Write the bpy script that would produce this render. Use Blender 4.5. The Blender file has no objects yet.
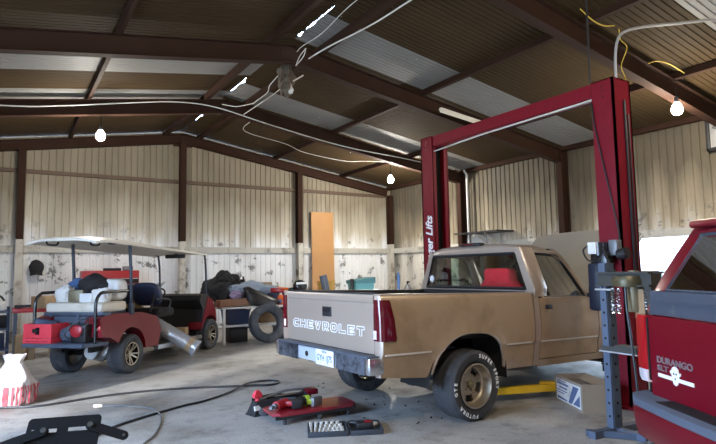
import bpy, bmesh, math, random
from mathutils import Vector, Matrix, Euler, noise
PI = math.pi
C = bpy.context.scene.collection
rnd = random.Random(7)

# ------------------------------------------------------------------ materials
def new_mat(name):
    m = bpy.data.materials.new(name); m.use_nodes = True
    nt = m.node_tree; nt.nodes.clear()
    out = nt.nodes.new('ShaderNodeOutputMaterial')
    return m, nt, out

def mat(name, col, rough=0.6, metal=0.0, var=0.12, scale=6.0, bump=0.0, bscale=40.0, coat=0.0, spec=0.5, dirt=None, dirt_scale=3.0, dirt_lo=0.55, dirt_hi=0.75):
    m, nt, out = new_mat(name); N = nt.nodes; L = nt.links
    b = N.new('ShaderNodeBsdfPrincipled')
    b.inputs['Roughness'].default_value = rough; b.inputs['Metallic'].default_value = metal
    b.inputs['Coat Weight'].default_value = coat; b.inputs['Coat Roughness'].default_value = 0.08
    b.inputs['Specular IOR Level'].default_value = spec
    tc = N.new('ShaderNodeTexCoord')
    nz = N.new('ShaderNodeTexNoise'); nz.inputs['Scale'].default_value = scale; nz.inputs['Detail'].default_value = 5
    L.new(tc.outputs['Object'], nz.inputs['Vector'])
    mx = N.new('ShaderNodeMix'); mx.data_type = 'RGBA'
    mx.inputs[6].default_value = (*[c * (1 - var) for c in col], 1); mx.inputs[7].default_value = (*[min(1, c * (1 + var)) for c in col], 1)
    L.new(nz.outputs['Fac'], mx.inputs[0])
    last = mx.outputs[2]
    if dirt:
        n2 = N.new('ShaderNodeTexNoise'); n2.inputs['Scale'].default_value = dirt_scale; n2.inputs['Detail'].default_value = 8; n2.inputs['Roughness'].default_value = 0.65
        L.new(tc.outputs['Object'], n2.inputs['Vector'])
        mr = N.new('ShaderNodeMapRange'); mr.inputs[1].default_value = dirt_lo; mr.inputs[2].default_value = dirt_hi
        L.new(n2.outputs['Fac'], mr.inputs[0])
        m2 = N.new('ShaderNodeMix'); m2.data_type = 'RGBA'; m2.inputs[7].default_value = (*dirt, 1)
        L.new(mr.outputs[0], m2.inputs[0]); L.new(last, m2.inputs[6]); last = m2.outputs[2]
    L.new(last, b.inputs['Base Color'])
    if bump:
        n3 = N.new('ShaderNodeTexNoise'); n3.inputs['Scale'].default_value = bscale; n3.inputs['Detail'].default_value = 4
        L.new(tc.outputs['Object'], n3.inputs['Vector'])
        bp = N.new('ShaderNodeBump'); bp.inputs['Strength'].default_value = bump; bp.inputs['Distance'].default_value = 0.01
        L.new(n3.outputs['Fac'], bp.inputs['Height']); L.new(bp.outputs[0], b.inputs['Normal'])
    L.new(b.outputs[0], out.inputs[0])
    return m

def glass(name, tint, ior=1.3):
    m, nt, out = new_mat(name); N = nt.nodes; L = nt.links
    t = N.new('ShaderNodeBsdfTransparent'); t.inputs[0].default_value = (*tint, 1)
    g = N.new('ShaderNodeBsdfGlossy'); g.inputs['Roughness'].default_value = 0.03
    f = N.new('ShaderNodeFresnel'); f.inputs['IOR'].default_value = ior
    x = N.new('ShaderNodeMixShader')
    L.new(f.outputs[0], x.inputs[0]); L.new(t.outputs[0], x.inputs[1]); L.new(g.outputs[0], x.inputs[2]); L.new(x.outputs[0], out.inputs[0])
    return m

def emit(name, col, s):
    m, nt, out = new_mat(name)
    e = nt.nodes.new('ShaderNodeEmission'); e.inputs[0].default_value = (*col, 1); e.inputs[1].default_value = s
    nt.links.new(e.outputs[0], out.inputs[0]); return m

def wall_mat(name, low, mid, high, z0, z1, soot=0.0):
    """Painted sheet: bare pale paint below the lower girt, old brown stain with runs above it."""
    m, nt, out = new_mat(name); N = nt.nodes; L = nt.links
    b = N.new('ShaderNodeBsdfPrincipled'); b.inputs['Roughness'].default_value = 0.62; b.inputs['Specular IOR Level'].default_value = 0.25
    geo = N.new('ShaderNodeNewGeometry'); sep = N.new('ShaderNodeSeparateXYZ'); L.new(geo.outputs['Position'], sep.inputs[0])
    mp = N.new('ShaderNodeMapping'); mp.inputs['Scale'].default_value = (3.0, 3.0, 0.35); L.new(geo.outputs['Position'], mp.inputs[0])
    st = N.new('ShaderNodeTexNoise'); st.inputs['Scale'].default_value = 1.3; st.inputs['Detail'].default_value = 6; L.new(mp.outputs[0], st.inputs['Vector'])
    add = N.new('ShaderNodeMath'); add.operation = 'MULTIPLY_ADD'; L.new(st.outputs['Fac'], add.inputs[0]); add.inputs[1].default_value = 1.5; L.new(sep.outputs['Z'], add.inputs[2])
    mr = N.new('ShaderNodeMapRange'); mr.inputs[1].default_value = z0 + 0.75; mr.inputs[2].default_value = z1 + 0.75; L.new(add.outputs[0], mr.inputs[0])
    cr = N.new('ShaderNodeValToRGB'); e = cr.color_ramp.elements
    e[0].position = 0; e[0].color = (*low, 1); e[1].position = 1; e[1].color = (*high, 1)
    k = cr.color_ramp.elements.new(0.35); k.color = (*mid, 1)
    L.new(mr.outputs[0], cr.inputs[0])
    # chipped paint marks on the pale band
    n2 = N.new('ShaderNodeTexNoise'); n2.inputs['Scale'].default_value = 2.6; n2.inputs['Detail'].default_value = 9; n2.inputs['Roughness'].default_value = 0.72; L.new(geo.outputs['Position'], n2.inputs['Vector'])
    m2 = N.new('ShaderNodeMapRange'); m2.inputs[1].default_value = 0.565; m2.inputs[2].default_value = 0.61; L.new(n2.outputs['Fac'], m2.inputs[0])
    z2 = N.new('ShaderNodeMapRange'); z2.inputs[1].default_value = 2.9; z2.inputs[2].default_value = 2.3; L.new(sep.outputs['Z'], z2.inputs[0])
    mu = N.new('ShaderNodeMath'); mu.operation = 'MULTIPLY'; L.new(m2.outputs[0], mu.inputs[0]); L.new(z2.outputs[0], mu.inputs[1])
    mu2 = N.new('ShaderNodeMath'); mu2.operation = 'MULTIPLY'; mu2.inputs[1].default_value = 0.8; L.new(mu.outputs[0], mu2.inputs[0])
    c2 = N.new('ShaderNodeMix'); c2.data_type = 'RGBA'; c2.inputs[7].default_value = (0.10, 0.095, 0.09, 1); L.new(mu2.outputs[0], c2.inputs[0]); L.new(cr.outputs[0], c2.inputs[6])
    last = c2.outputs[2]
    # dark vertical runs
    n3 = N.new('ShaderNodeTexNoise'); n3.inputs['Scale'].default_value = 0.55; n3.inputs['Detail'].default_value = 7
    mp3 = N.new('ShaderNodeMapping'); mp3.inputs['Scale'].default_value = (2.2, 2.2, 0.6); L.new(geo.outputs['Position'], mp3.inputs[0]); L.new(mp3.outputs[0], n3.inputs['Vector'])
    m3 = N.new('ShaderNodeMapRange'); m3.inputs[1].default_value = 0.46; m3.inputs[2].default_value = 0.72; m3.inputs[4].default_value = 0.35 + soot; L.new(n3.outputs['Fac'], m3.inputs[0])
    c3 = N.new('ShaderNodeMix'); c3.data_type = 'RGBA'; c3.inputs[7].default_value = (0.09, 0.08, 0.065, 1); L.new(m3.outputs[0], c3.inputs[0]); L.new(last, c3.inputs[6])
    L.new(c3.outputs[2], b.inputs['Base Color']); L.new(b.outputs[0], out.inputs[0])
    return m

def floor_mat():
    m, nt, out = new_mat('concrete'); N = nt.nodes; L = nt.links
    b = N.new('ShaderNodeBsdfPrincipled'); b.inputs['Specular IOR Level'].default_value = 0.35
    geo = N.new('ShaderNodeNewGeometry')
    def nz(s, d=6, r=.55):
        n = N.new('ShaderNodeTexNoise'); n.inputs['Scale'].default_value = s; n.inputs['Detail'].default_value = d; n.inputs['Roughness'].default_value = r
        L.new(geo.outputs['Position'], n.inputs['Vector']); return n
    a = nz(0.55, 8, .62); c = nz(3.5, 9, .7); g = nz(45, 3)
    cr = N.new('ShaderNodeValToRGB'); e = cr.color_ramp.elements
    e[0].position = .33; e[0].color = (.175, .155, .13, 1); e[1].position = .68; e[1].color = (.52, .51, .49, 1)
    k = e.new(.5); k.color = (.40, .39, .37, 1)
    L.new(a.outputs['Fac'], cr.inputs[0])
    mr = N.new('ShaderNodeMapRange'); mr.inputs[1].default_value = .52; mr.inputs[2].default_value = .74; mr.inputs[4].default_value = .78; L.new(c.outputs['Fac'], mr.inputs[0])
    mx = N.new('ShaderNodeMix'); mx.data_type = 'RGBA'; mx.inputs[7].default_value = (.13, .115, .10, 1); L.new(mr.outputs[0], mx.inputs[0]); L.new(cr.outputs[0], mx.inputs[6])
    m2 = N.new('ShaderNodeMix'); m2.data_type = 'RGBA'; m2.blend_type = 'MULTIPLY'; m2.inputs[0].default_value = .5
    L.new(mx.outputs[2], m2.inputs[6])
    gr = N.new('ShaderNodeMapRange'); gr.inputs[1].default_value = .3; gr.inputs[2].default_value = .7; gr.inputs[3].default_value = .6; gr.inputs[4].default_value = 1.25; L.new(g.outputs['Fac'], gr.inputs[0]); L.new(gr.outputs[0], m2.inputs[7])
    L.new(m2.outputs[2], b.inputs['Base Color'])
    rr = N.new('ShaderNodeMapRange'); rr.inputs[1].default_value = .3; rr.inputs[2].default_value = .7; rr.inputs[3].default_value = .38; rr.inputs[4].default_value = .7; L.new(c.outputs['Fac'], rr.inputs[0]); L.new(rr.outputs[0], b.inputs['Roughness'])
    bp = N.new('ShaderNodeBump'); bp.inputs['Strength'].default_value = .15; bp.inputs['Distance'].default_value = .01; L.new(c.outputs['Fac'], bp.inputs['Height']); L.new(bp.outputs[0], b.inputs['Normal'])
    L.new(b.outputs[0], out.inputs[0]); return m

M = {}
M['floor'] = floor_mat()
M['wall'] = wall_mat('back_wall_paint', (.93, .94, .95), (.60, .55, .45), (.31, .265, .195), 2.15, 3.6)
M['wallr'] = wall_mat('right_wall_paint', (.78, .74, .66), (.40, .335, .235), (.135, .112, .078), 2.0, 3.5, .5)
M['brown_sheet'] = mat('brown_sheet', (.055, .036, .018), .8, var=.2, scale=1.2, spec=.1)
M['white_sheet'] = mat('pale_sheet', (.23, .225, .215), .6, var=.08, scale=2, dirt=(.3, .22, .12), dirt_lo=.62, dirt_hi=.8, spec=.2)
M['oxide'] = mat('oxide_steel', (.040, .019, .012), .75, var=.25, scale=3, spec=.15)
M['oxide_girt'] = mat('girt_steel', (.12, .075, .05), .65, var=.25, scale=3)
M['girt_pale'] = mat('painted_girt', (.58, .56, .50), .65, var=.15, scale=2, dirt=(.16, .14, .12), dirt_lo=.52, dirt_hi=.7)
M['post'] = mat('painted_post', (.62, .59, .52), .6, var=.15, scale=2, dirt=(.2, .15, .11), dirt_lo=.5, dirt_hi=.68)
M['tan'] = mat('tan_paint', (.42, .335, .27), .34, .25, var=.05, scale=3, coat=.6)
M['tan_matt'] = mat('tan_inner', (.37, .33, .26), .6, .0, var=.06, scale=3)
M['crimson'] = mat('crimson_enamel', (.185, .006, .016), .5, var=.14, scale=5, spec=.2)
M['maroon'] = mat('maroon_paint', (.15, .003, .012), .35, .0, var=.04, coat=.15, spec=.2)
M['cart_red'] = mat('cart_red', (.20, .006, .015), .34, var=.06, coat=.3, spec=.35)
M['tool_red'] = mat('tool_red', (.42, .018, .028), .4, var=.08, coat=.3)
M['pad_red'] = mat('creeper_red', (.30, .014, .026), .4, var=.15, coat=.3, dirt=(.10, .04, .04), dirt_scale=6, dirt_lo=.55, dirt_hi=.75)
M['crate_red'] = mat('crate_red', (.86, .06, .09), .5, var=.06)
M['seat_red'] = mat('red_cloth', (.50, .022, .030), .9, var=.15, scale=20, bump=.3)
M['black'] = mat('black_paint', (.016, .016, .018), .5, var=.2)
M['gloss_black'] = mat('gloss_black', (.012, .012, .014), .25, var=.1)
M['rubber'] = mat('rubber', (.040, .041, .045), .78, var=.2, scale=12, dirt=(.13, .125, .12), dirt_scale=5, dirt_lo=.52, dirt_hi=.85)
M['old_rubber'] = mat('old_rubber', (.060, .064, .072), .8, var=.25, scale=6, dirt=(.16, .16, .16), dirt_lo=.5, dirt_hi=.8)
M['dark'] = mat('dark_cavity', (.012, .011, .010), .9)
M['chrome'] = mat('bright_metal', (.72, .74, .77), .22, .95, var=.08, scale=8)
M['alu'] = mat('dull_aluminium', (.52, .52, .52), .42, .85, var=.15, scale=8)
M['rim_gold'] = mat('worn_wheel_metal', (.46, .40, .32), .42, .8, var=.2, scale=9, dirt=(.12, .09, .06), dirt_scale=6, dirt_lo=.55, dirt_hi=.75)
M['steel'] = mat('grey_steel', (.20, .205, .22), .5, .5, var=.2)
M['bluesteel'] = mat('blue_painted_steel', (.085, .115, .175), .5, .2, var=.15, dirt=(.05, .05, .06), dirt_lo=.58, dirt_hi=.75)
M['dark_steel'] = mat('dark_steel', (.050, .050, .044), .7, .1, var=.25)
M['badge_grey'] = mat('badge_grey', (.30, .28, .30), .35, .5)
M['tank_navy'] = mat('tank_navy', (.010, .014, .030), .45, var=.1)
M['navy'] = mat('navy_paint', (.022, .034, .085), .45, var=.15)
M['plate_black'] = mat('plate_black', (.006, .006, .007), .6, spec=.15)
M['case_dark'] = mat('case_dark', (.035, .042, .055), .55, var=.1)
M['strut_dark'] = mat('strut_dark', (.035, .045, .065), .45, .2)
M['dark_olive'] = mat('dark_olive', (.10, .085, .045), .4, .4, var=.2)
M['slate'] = mat('slate_steel', (.085, .11, .155), .5, .2, var=.15)
M['checker'] = mat('mottled_steel', (.17, .19, .23), .38, .7, var=.5, scale=14, dirt=(.03, .03, .04), dirt_scale=9, dirt_lo=.45, dirt_hi=.62)
M['white'] = mat('white_plastic', (.80, .80, .79), .5, var=.04)
M['white_dirty'] = mat('white_worn', (.74, .73, .70), .6, var=.06, dirt=(.35, .30, .25), dirt_lo=.58, dirt_hi=.75)
M['cream'] = mat('cream_vinyl', (.76, .70, .60), .55, var=.06, dirt=(.45, .36, .26), dirt_lo=.58, dirt_hi=.8)
M['roof_cream'] = mat('canopy_cream', (.82, .78, .70), .45, var=.05, scale=2)
M['yellow'] = mat('yellow_paint', (.80, .50, .02), .45, var=.12, dirt=(.15, .10, .03), dirt_lo=.6, dirt_hi=.8)
M['orange'] = mat('orange_plastic', (.90, .16, .02), .45, var=.06)
M['plywood'] = mat('orange_board', (.58, .30, .11), .55, var=.14, scale=1.5)
M['card'] = mat('cardboard', (.42, .29, .17), .85, var=.08)
M['wood'] = mat('raw_wood', (.34, .23, .13), .8, var=.2, scale=4)
M['brownbox'] = mat('brown_case', (.28, .14, .08), .6, var=.15)
M['teal'] = mat('teal_plastic', (.10, .30, .31), .5, var=.1)
M['ochre'] = mat('ochre_plastic', (.66, .38, .08), .5, var=.1)
M['denim'] = mat('grey_blue_cloth', (.33, .40, .50), .9, var=.12, bump=.3)
M['purple'] = mat('lilac_cloth', (.34, .27, .42), .9, var=.15)
M['bluecloth'] = mat('blue_cloth', (.10, .20, .45), .9, var=.12)
M['blackcloth'] = mat('black_cloth', (.018, .018, .021), .8, var=.3, bump=.4, bscale=15)
M['leather'] = mat('black_leather', (.022, .020, .020), .38, var=.3)
M['tan_side'] = mat('tan_side', (.43, .31, .20), .34, .2, var=.05, scale=3, coat=.35, dirt=(.24, .16, .09), dirt_scale=1.6, dirt_lo=.52, dirt_hi=.78)  # same paint as tan, yellowed for the warm light on the sides, with dirt
M['olive'] = mat('olive_metal', (.20, .17, .10), .45, .3, var=.15)
M['rust'] = mat('rusty_steel', (.24, .10, .045), .8, var=.3, scale=10)
M['lime'] = mat('lime_plastic', (.45, .60, .06), .5, var=.05)
M['lens_red'] = mat('red_lens', (.10, .004, .012), .12, coat=.9, var=.04)
M['lens_bright'] = mat('bright_red_lens', (.45, .008, .016), .2, coat=.4, var=.04)
M['lens_white'] = mat('white_lens', (.75, .66, .70), .2, coat=.5, var=.05)
M['greyband'] = mat('dusty_grey_trim', (.05, .062, .09), .55, var=.12, scale=4, dirt=(.11, .115, .13), dirt_scale=7, dirt_lo=.58, dirt_hi=.72)
M['steppad'] = mat('grey_bumper_pad', (.085, .105, .145), .6, var=.08)
M['paint_white'] = mat('white_lettering', (.86, .86, .86), .6, var=.02)
M['ink'] = mat('dark_ink', (.03, .035, .06), .7)
M['inkblue'] = mat('blue_ink', (.10, .14, .26), .8)
M['plate'] = mat('plate_white', (.82, .84, .86), .45, var=.02)
M['wire_white'] = mat('white_cable', (.66, .64, .60), .6)
M['wire_yellow'] = mat('yellow_cable', (.60, .42, .05), .6)
M['wire_grey'] = mat('grey_conduit', (.36, .36, .37), .5, .3)
M['hose'] = mat('black_hose', (.018, .018, .022), .45)
M['cable'] = mat('grey_cable', (.10, .11, .12), .5)
M['nest'] = mat('nest_fibre', (.16, .13, .10), 1.0, var=.4, bump=.8)
M['brownpad'] = mat('sack_stripe', (.42, .06, .08), .8, var=.08)
M['sack'] = mat('sack_paper', (.50, .44, .42), .85, var=.10, scale=10, dirt=(.36, .16, .15), dirt_scale=3.0, dirt_lo=.60, dirt_hi=.70)
M['ground'] = mat('pale_ground', (.62, .58, .50), .9, var=.15, scale=.6)
M['brick'] = mat('pinkish_block', (.60, .42, .34), .8, var=.15)
M['glass_dark'] = glass('dark_glass', (.05, .055, .06))
M['glass_door'] = glass('door_glass', (.62, .72, .68))
M['trim_bright'] = mat('trim_bright', (.62, .58, .52), .35, .1, var=.05)  # pale tone for the painted crease highlight and for the sockets
M['bright_plate'] = mat('bright_plate', (.62, .68, .74), .4, .35, var=.08)
M['box_card'] = mat('grey_cardboard', (.30, .245, .185), .85, var=.1)
M['glass_tint'] = glass('tinted_glass', (.55, .66, .62))
M['glass_clear'] = glass('clear_glass', (.9, .94, .93))
M['film'] = mat('clear_film_wrap', (.55, .57, .60), .22, .35, var=.3, scale=18, bump=.6, bscale=25)
M['bulb'] = emit('lit_bulb', (1, .97, .90), 90)
M['tube_off'] = mat('unlit_tube', (.78, .74, .66), .4)

# ------------------------------------------------------------------ mesh helper
def V(*a): return Vector(a)

def catmull(pts, k=6):
    pts = [Vector(p) for p in pts]; out = []
    P = [pts[0] * 2 - pts[1]] + pts + [pts[-1] * 2 - pts[-2]]
    for i in range(1, len(P) - 2):
        a, b, c, d = P[i - 1:i + 3]
        for j in range(k):
            t = j / k
            out.append(.5 * ((2 * b) + (c - a) * t + (2 * a - 5 * b + 4 * c - d) * t * t + (3 * b - a - 3 * c + d) * t ** 3))
    return out + [pts[-1]]

class MB:
    def __init__(s): s.bm = bmesh.new(); s.mats = []
    def _mi(s, m):
        if m is None: return 0
        if m not in s.mats: s.mats.append(m)
        return s.mats.index(m)
    def faces(s, vs, fs, m=None):
        bv = [s.bm.verts.new(v) for v in vs]; mi = s._mi(m); out = []
        for f in fs:
            try: q = s.bm.faces.new([bv[i] for i in f]); q.material_index = mi; out.append(q)
            except ValueError: pass
        return bv, out
    def box(s, c, d, rot=None, bevel=0, m=None, seg=2):
        h = [x / 2 for x in d]
        R = rot if isinstance(rot, Matrix) else (Euler(rot).to_matrix() if rot else Matrix.Identity(3))
        vs = [R @ Vector((sx * h[0], sy * h[1], sz * h[2])) + Vector(c) for sx in (-1, 1) for sy in (-1, 1) for sz in (-1, 1)]
        bv, fc = s.faces(vs, [(0, 1, 3, 2), (4, 6, 7, 5), (0, 4, 5, 1), (2, 3, 7, 6), (0, 2, 6, 4), (1, 5, 7, 3)], m)
        if bevel:
            ed = list({e for f in fc for e in f.edges})
            bmesh.ops.bevel(s.bm, geom=ed, offset=bevel, segments=seg, affect='EDGES', profile=.5, material=-1)
        return s
    def bar(s, p, q, w, h=None, m=None, up=(0, 0, 1)):
        p, q = Vector(p), Vector(q); h = h or w; d = q - p; z = d.normalized(); u = Vector(up)
        if abs(z.dot(u)) > .98: u = Vector((1, 0, 0))
        x = u.cross(z).normalized(); y = z.cross(x)
        R = Matrix((x, y, z)).transposed()
        return s.box((p + q) / 2, (w, h, d.length), R, 0, m)
    def tube(s, pts, r, n=8, closed=False, m=None, smooth=0):
        if smooth: pts = catmull(pts, smooth)
        pts = [Vector(p) for p in pts]; rings = []; N = len(pts); prev = None; vs = []
        for i, p in enumerate(pts):
            a = pts[i - 1] if (i or closed) else p; b = pts[(i + 1) % N] if (i < N - 1 or closed) else p
            t = (b - a).normalized() if (b - a).length > 1e-9 else Vector((0, 0, 1))
            if prev is None:
                u = Vector((0, 0, 1)) if abs(t.z) < .9 else Vector((1, 0, 0)); x = t.cross(u).normalized()
            else:
                x = (prev - t * prev.dot(t)); x = x.normalized() if x.length > 1e-6 else t.orthogonal().normalized()
            prev = x; y = t.cross(x); rr = r[i] if isinstance(r, (list, tuple)) else r
            vs += [p + (x * math.cos(2 * PI * k / n) + y * math.sin(2 * PI * k / n)) * rr for k in range(n)]
        fs = []
        for i in range(N if closed else N - 1):
            j = (i + 1) % N
            fs += [(i * n + k, i * n + (k + 1) % n, j * n + (k + 1) % n, j * n + k) for k in range(n)]
        if not closed: fs += [tuple(range(n - 1, -1, -1)), tuple((N - 1) * n + k for k in range(n))]
        s.faces(vs, fs, m); return s
    def cyl(s, p, q, r, r2=None, n=20, m=None):
        return s.tube([p, q], [r, r if r2 is None else r2], n, m=m)
    def lathe(s, prof, c=(0, 0, 0), axis='y', n=40, m=None, close=True):
        """prof: (radius, position along axis)"""
        vs = []; K = len(prof); c = Vector(c)
        for i in range(n):
            a = 2 * PI * i / n; ca, sa = math.cos(a), math.sin(a)
            for r, t in prof:
                vs.append(c + (Vector((r * ca, t, r * sa)) if axis == 'y' else Vector((r * ca, r * sa, t)) if axis == 'z' else Vector((t, r * ca, r * sa))))
        fs = []
        for i in range(n):
            j = (i + 1) % n
            for k in range(K - 1 if not close else K):
                l = (k + 1) % K; fs.append((i * K + k, j * K + k, j * K + l, i * K + l))
        s.faces(vs, fs, m); bmesh.ops.remove_doubles(s.bm, verts=s.bm.verts, dist=1e-5); return s
    def prism(s, poly, f0, f1, m=None):
        """poly: 2-D points; f0/f1 map a 2-D point to 3-D for each cap."""
        n = len(poly); vs = [f0(p) for p in poly] + [f1(p) for p in poly]
        s.faces(vs, [tuple(range(n)), tuple(range(2 * n - 1, n - 1, -1))] + [(i, i + n, (i + 1) % n + n, (i + 1) % n) for i in range(n)], m); return s
    def loft(s, rings, cap=True, m=None, closed=True):
        n = len(rings[0]); vs = [Vector(v) for r in rings for v in r]; fs = []
        for i in range(len(rings) - 1):
            for k in range(n if closed else n - 1):
                fs.append((i * n + k, i * n + (k + 1) % n, (i + 1) * n + (k + 1) % n, (i + 1) * n + k))
        if cap and closed: fs += [tuple(range(n - 1, -1, -1)), tuple((len(rings) - 1) * n + k for k in range(n))]
        s.faces(vs, fs, m); return s
    def grid(s, f, nu, nv, m=None):
        vs = [Vector(f(i / nu, j / nv)) for i in range(nu + 1) for j in range(nv + 1)]
        s.faces(vs, [(i * (nv + 1) + j, (i + 1) * (nv + 1) + j, (i + 1) * (nv + 1) + j + 1, i * (nv + 1) + j + 1) for i in range(nu) for j in range(nv)], m); return s
    def blob(s, c, d, amp=.18, freq=3.0, seed=0, sub=4, m=None, floor=None, rot=0, power=1.0):
        t = bmesh.new(); bmesh.ops.create_icosphere(t, subdivisions=sub, radius=1)
        R = Matrix.Rotation(rot, 3, 'Z'); off = Vector((seed * 3.7, seed * 1.3, seed * 7.1)); vs = []; c = Vector(c)
        for v in t.verts:
            p = v.co.copy()
            if power != 1: p = Vector([math.copysign(abs(x) ** power, x) for x in p])
            k = 1 + amp * noise.noise(v.co * freq * .5 + off) * 1.4 + amp * .6 * noise.noise(v.co * freq * 1.7 + off)
            w = R @ Vector((p.x * d[0] / 2, p.y * d[1] / 2, p.z * d[2] / 2)) * k + c
            if floor is not None: w.z = max(w.z, floor)
            vs.append(w)
        s.faces(vs, [tuple(v.index for v in f.verts) for f in t.faces], m); t.free(); return s
    def text(s, body, mtx, size=1, spacing=1.0, shear=0, extr=.001, bold=0, m=None, width=None):
        cu = bpy.data.curves.new('lettering', 'FONT'); cu.body = body; cu.size = size; cu.space_character = spacing; cu.shear = shear
        cu.align_x = 'CENTER'; cu.align_y = 'CENTER'; cu.extrude = extr; cu.offset = bold; cu.resolution_u = 3
        ob = bpy.data.objects.new('lettering', cu); me = bpy.data.meshes.new_from_object(ob)
        if width:
            xs = [v.co.x for v in me.vertices]; k = width / (max(xs) - min(xs)); me.transform(Matrix.Scale(k, 4, (1, 0, 0)))
        me.transform(mtx); n0 = len(s.bm.faces); s.bm.from_mesh(me); s.bm.faces.ensure_lookup_table(); mi = s._mi(m)
        for f in s.bm.faces[n0:]: f.material_index = mi
        bpy.data.objects.remove(ob); bpy.data.curves.remove(cu); bpy.data.meshes.remove(me); return s
    def build(s, name, m, parent=None, label=None, xf=None, smooth=35, loc=None, flip=True):
        if xf:
            for v in s.bm.verts: v.co = xf(v.co)
        if flip: bmesh.ops.recalc_face_normals(s.bm, faces=s.bm.faces)
        me = bpy.data.meshes.new(name)
        if s.mats and s.mats[0] is not None and m is None: pass
        s.bm.to_mesh(me); s.bm.free()
        if s.mats:
            for q in s.mats: me.materials.append(M[q] if isinstance(q, str) else q)
        else: me.materials.append(M[m] if isinstance(m, str) else m)
        if smooth:
            for p in me.polygons: p.use_smooth = True
            me.set_sharp_from_angle(angle=math.radians(smooth))
        o = bpy.data.objects.new(name, me); C.objects.link(o)
        if parent is not None: o.parent = parent
        if label: o['label'] = label
        if loc is not None: o.location = loc
        return o

def thicken(bm, vec):
    r = bmesh.ops.extrude_face_region(bm, geom=bm.faces[:], use_keep_orig=True)
    vs = [g for g in r['geom'] if isinstance(g, bmesh.types.BMVert)]
    bmesh.ops.translate(bm, verts=vs, vec=vec)
    bmesh.ops.recalc_face_normals(bm, faces=bm.faces[:])

def thing(name, label, cat, loc=(0, 0, 0), rz=0, group=None):
    o = bpy.data.objects.new(name, None); o.empty_display_size = .1; C.objects.link(o)
    o.location = loc; o.rotation_euler = (0, 0, rz); o['label'] = label; o['category'] = cat
    if group: o['group'] = group
    return o
def tag(o, label, cat, group=None, loc=None, rz=None):
    o['label'] = label; o['category'] = cat
    if group: o['group'] = group
    if loc is not None: o.location = loc
    if rz is not None: o.rotation_euler = (0, 0, rz)
    return o
def struct(o): o['kind'] = 'structure'; return o
def copy_tree(o, parent=None):
    c = o.copy(); C.objects.link(c)
    if parent is not None: c.parent = parent
    for ch in [x for x in bpy.data.objects if x.parent == o]: copy_tree(ch, c)
    return c
def relabel(o, label, loc, rz=0, group=None):
    o['label'] = label; o.location = loc; o.rotation_euler = (0, 0, rz)
    if group: o['group'] = group
    return o

# ------------------------------------------------------------------ dimensions of the shed
XL, XR, YF, YB = -3.072, 10.908, -2.6, 14.932
XC, ZR, SL = 3.918, 5.356, .15536
ZE = 4.27
def roof_z(x): return ZR - SL * abs(x - XC)

# floor and ground
mb = MB(); mb.box(((XL + XR) / 2, (YF + YB) / 2, -.1), (XR - XL + .3, YB - YF + .3, .2)); struct(mb.build('floor', 'floor'))
mb = MB(); mb.box((3, 5, -.16), (90, 90, .1)); struct(mb.build('ground', 'ground'))

# corrugated sheet helper: profile across, drawn between two edges
RIB = [(0, 0), (.145, 0), (.158, .022), (.182, .022), (.195, 0)]
def rib_profile(a, b, pitch=.155, dep=1.0):
    out = []; t = a
    while t < b:
        for u, d in RIB[:-1]:
            if t + u * pitch / .195 < b: out.append((t + u * pitch / .195, d * dep))
        t += pitch
    out.append((b, 0)); return out

def wall_sheet(mb, axis, pos, out, a, b, zb, zt):
    pr = rib_profile(a, b); bot = []; top = []
    for t, d in pr:
        p = pos + out * d
        z0 = zb(t) if callable(zb) else zb; z1 = zt(t) if callable(zt) else zt
        bot.append(Vector((t, p, z0)) if axis == 'x' else Vector((p, t, z0))); top.append(Vector((t, p, z1)) if axis == 'x' else Vector((p, t, z1)))
    n = len(pr); mb.faces(bot + top, [(i, i + 1, n + i + 1, n + i) for i in range(n - 1)])

gap = .016
mb = MB(); wall_sheet(mb, 'x', YB, 1, XL, XR, 0, lambda x: roof_z(x) - gap); struct(mb.build('wall_back', 'wall', smooth=0))
# right wall: doorway under the lower girt between Y 3.2 and 8.62
mb = MB()
wall_sheet(mb, 'y', XR, 1, 8.62, YB, 0, ZE - .005); wall_sheet(mb, 'y', XR, 1, 3.2, 8.62, 2.06, ZE - .005); wall_sheet(mb, 'y', XR, 1, YF, 3.2, 0, ZE - .005)
struct(mb.build('wall_right', 'wallr', smooth=0))
# left wall with a big bay door opening, front wall with another
mb = MB()
wall_sheet(mb, 'y', XL, -1, 5.9, YB, 0, ZE + .1); wall_sheet(mb, 'y', XL, -1, 2.6, 5.9, 3.6, ZE + .1); wall_sheet(mb, 'y', XL, -1, YF, 2.6, 0, ZE + .1)
struct(mb.build('wall_left', 'wallr', smooth=0))
mb = MB()
wall_sheet(mb, 'x', YF, -1, XL, 3.5, 0, lambda x: roof_z(x)); wall_sheet(mb, 'x', YF, -1, 3.5, 4.6, 2.2, lambda x: roof_z(x)); wall_sheet(mb, 'x', YF, -1, 4.6, XR, 0, lambda x: roof_z(x))
struct(mb.build('wall_front', 'wallr', smooth=0))

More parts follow.
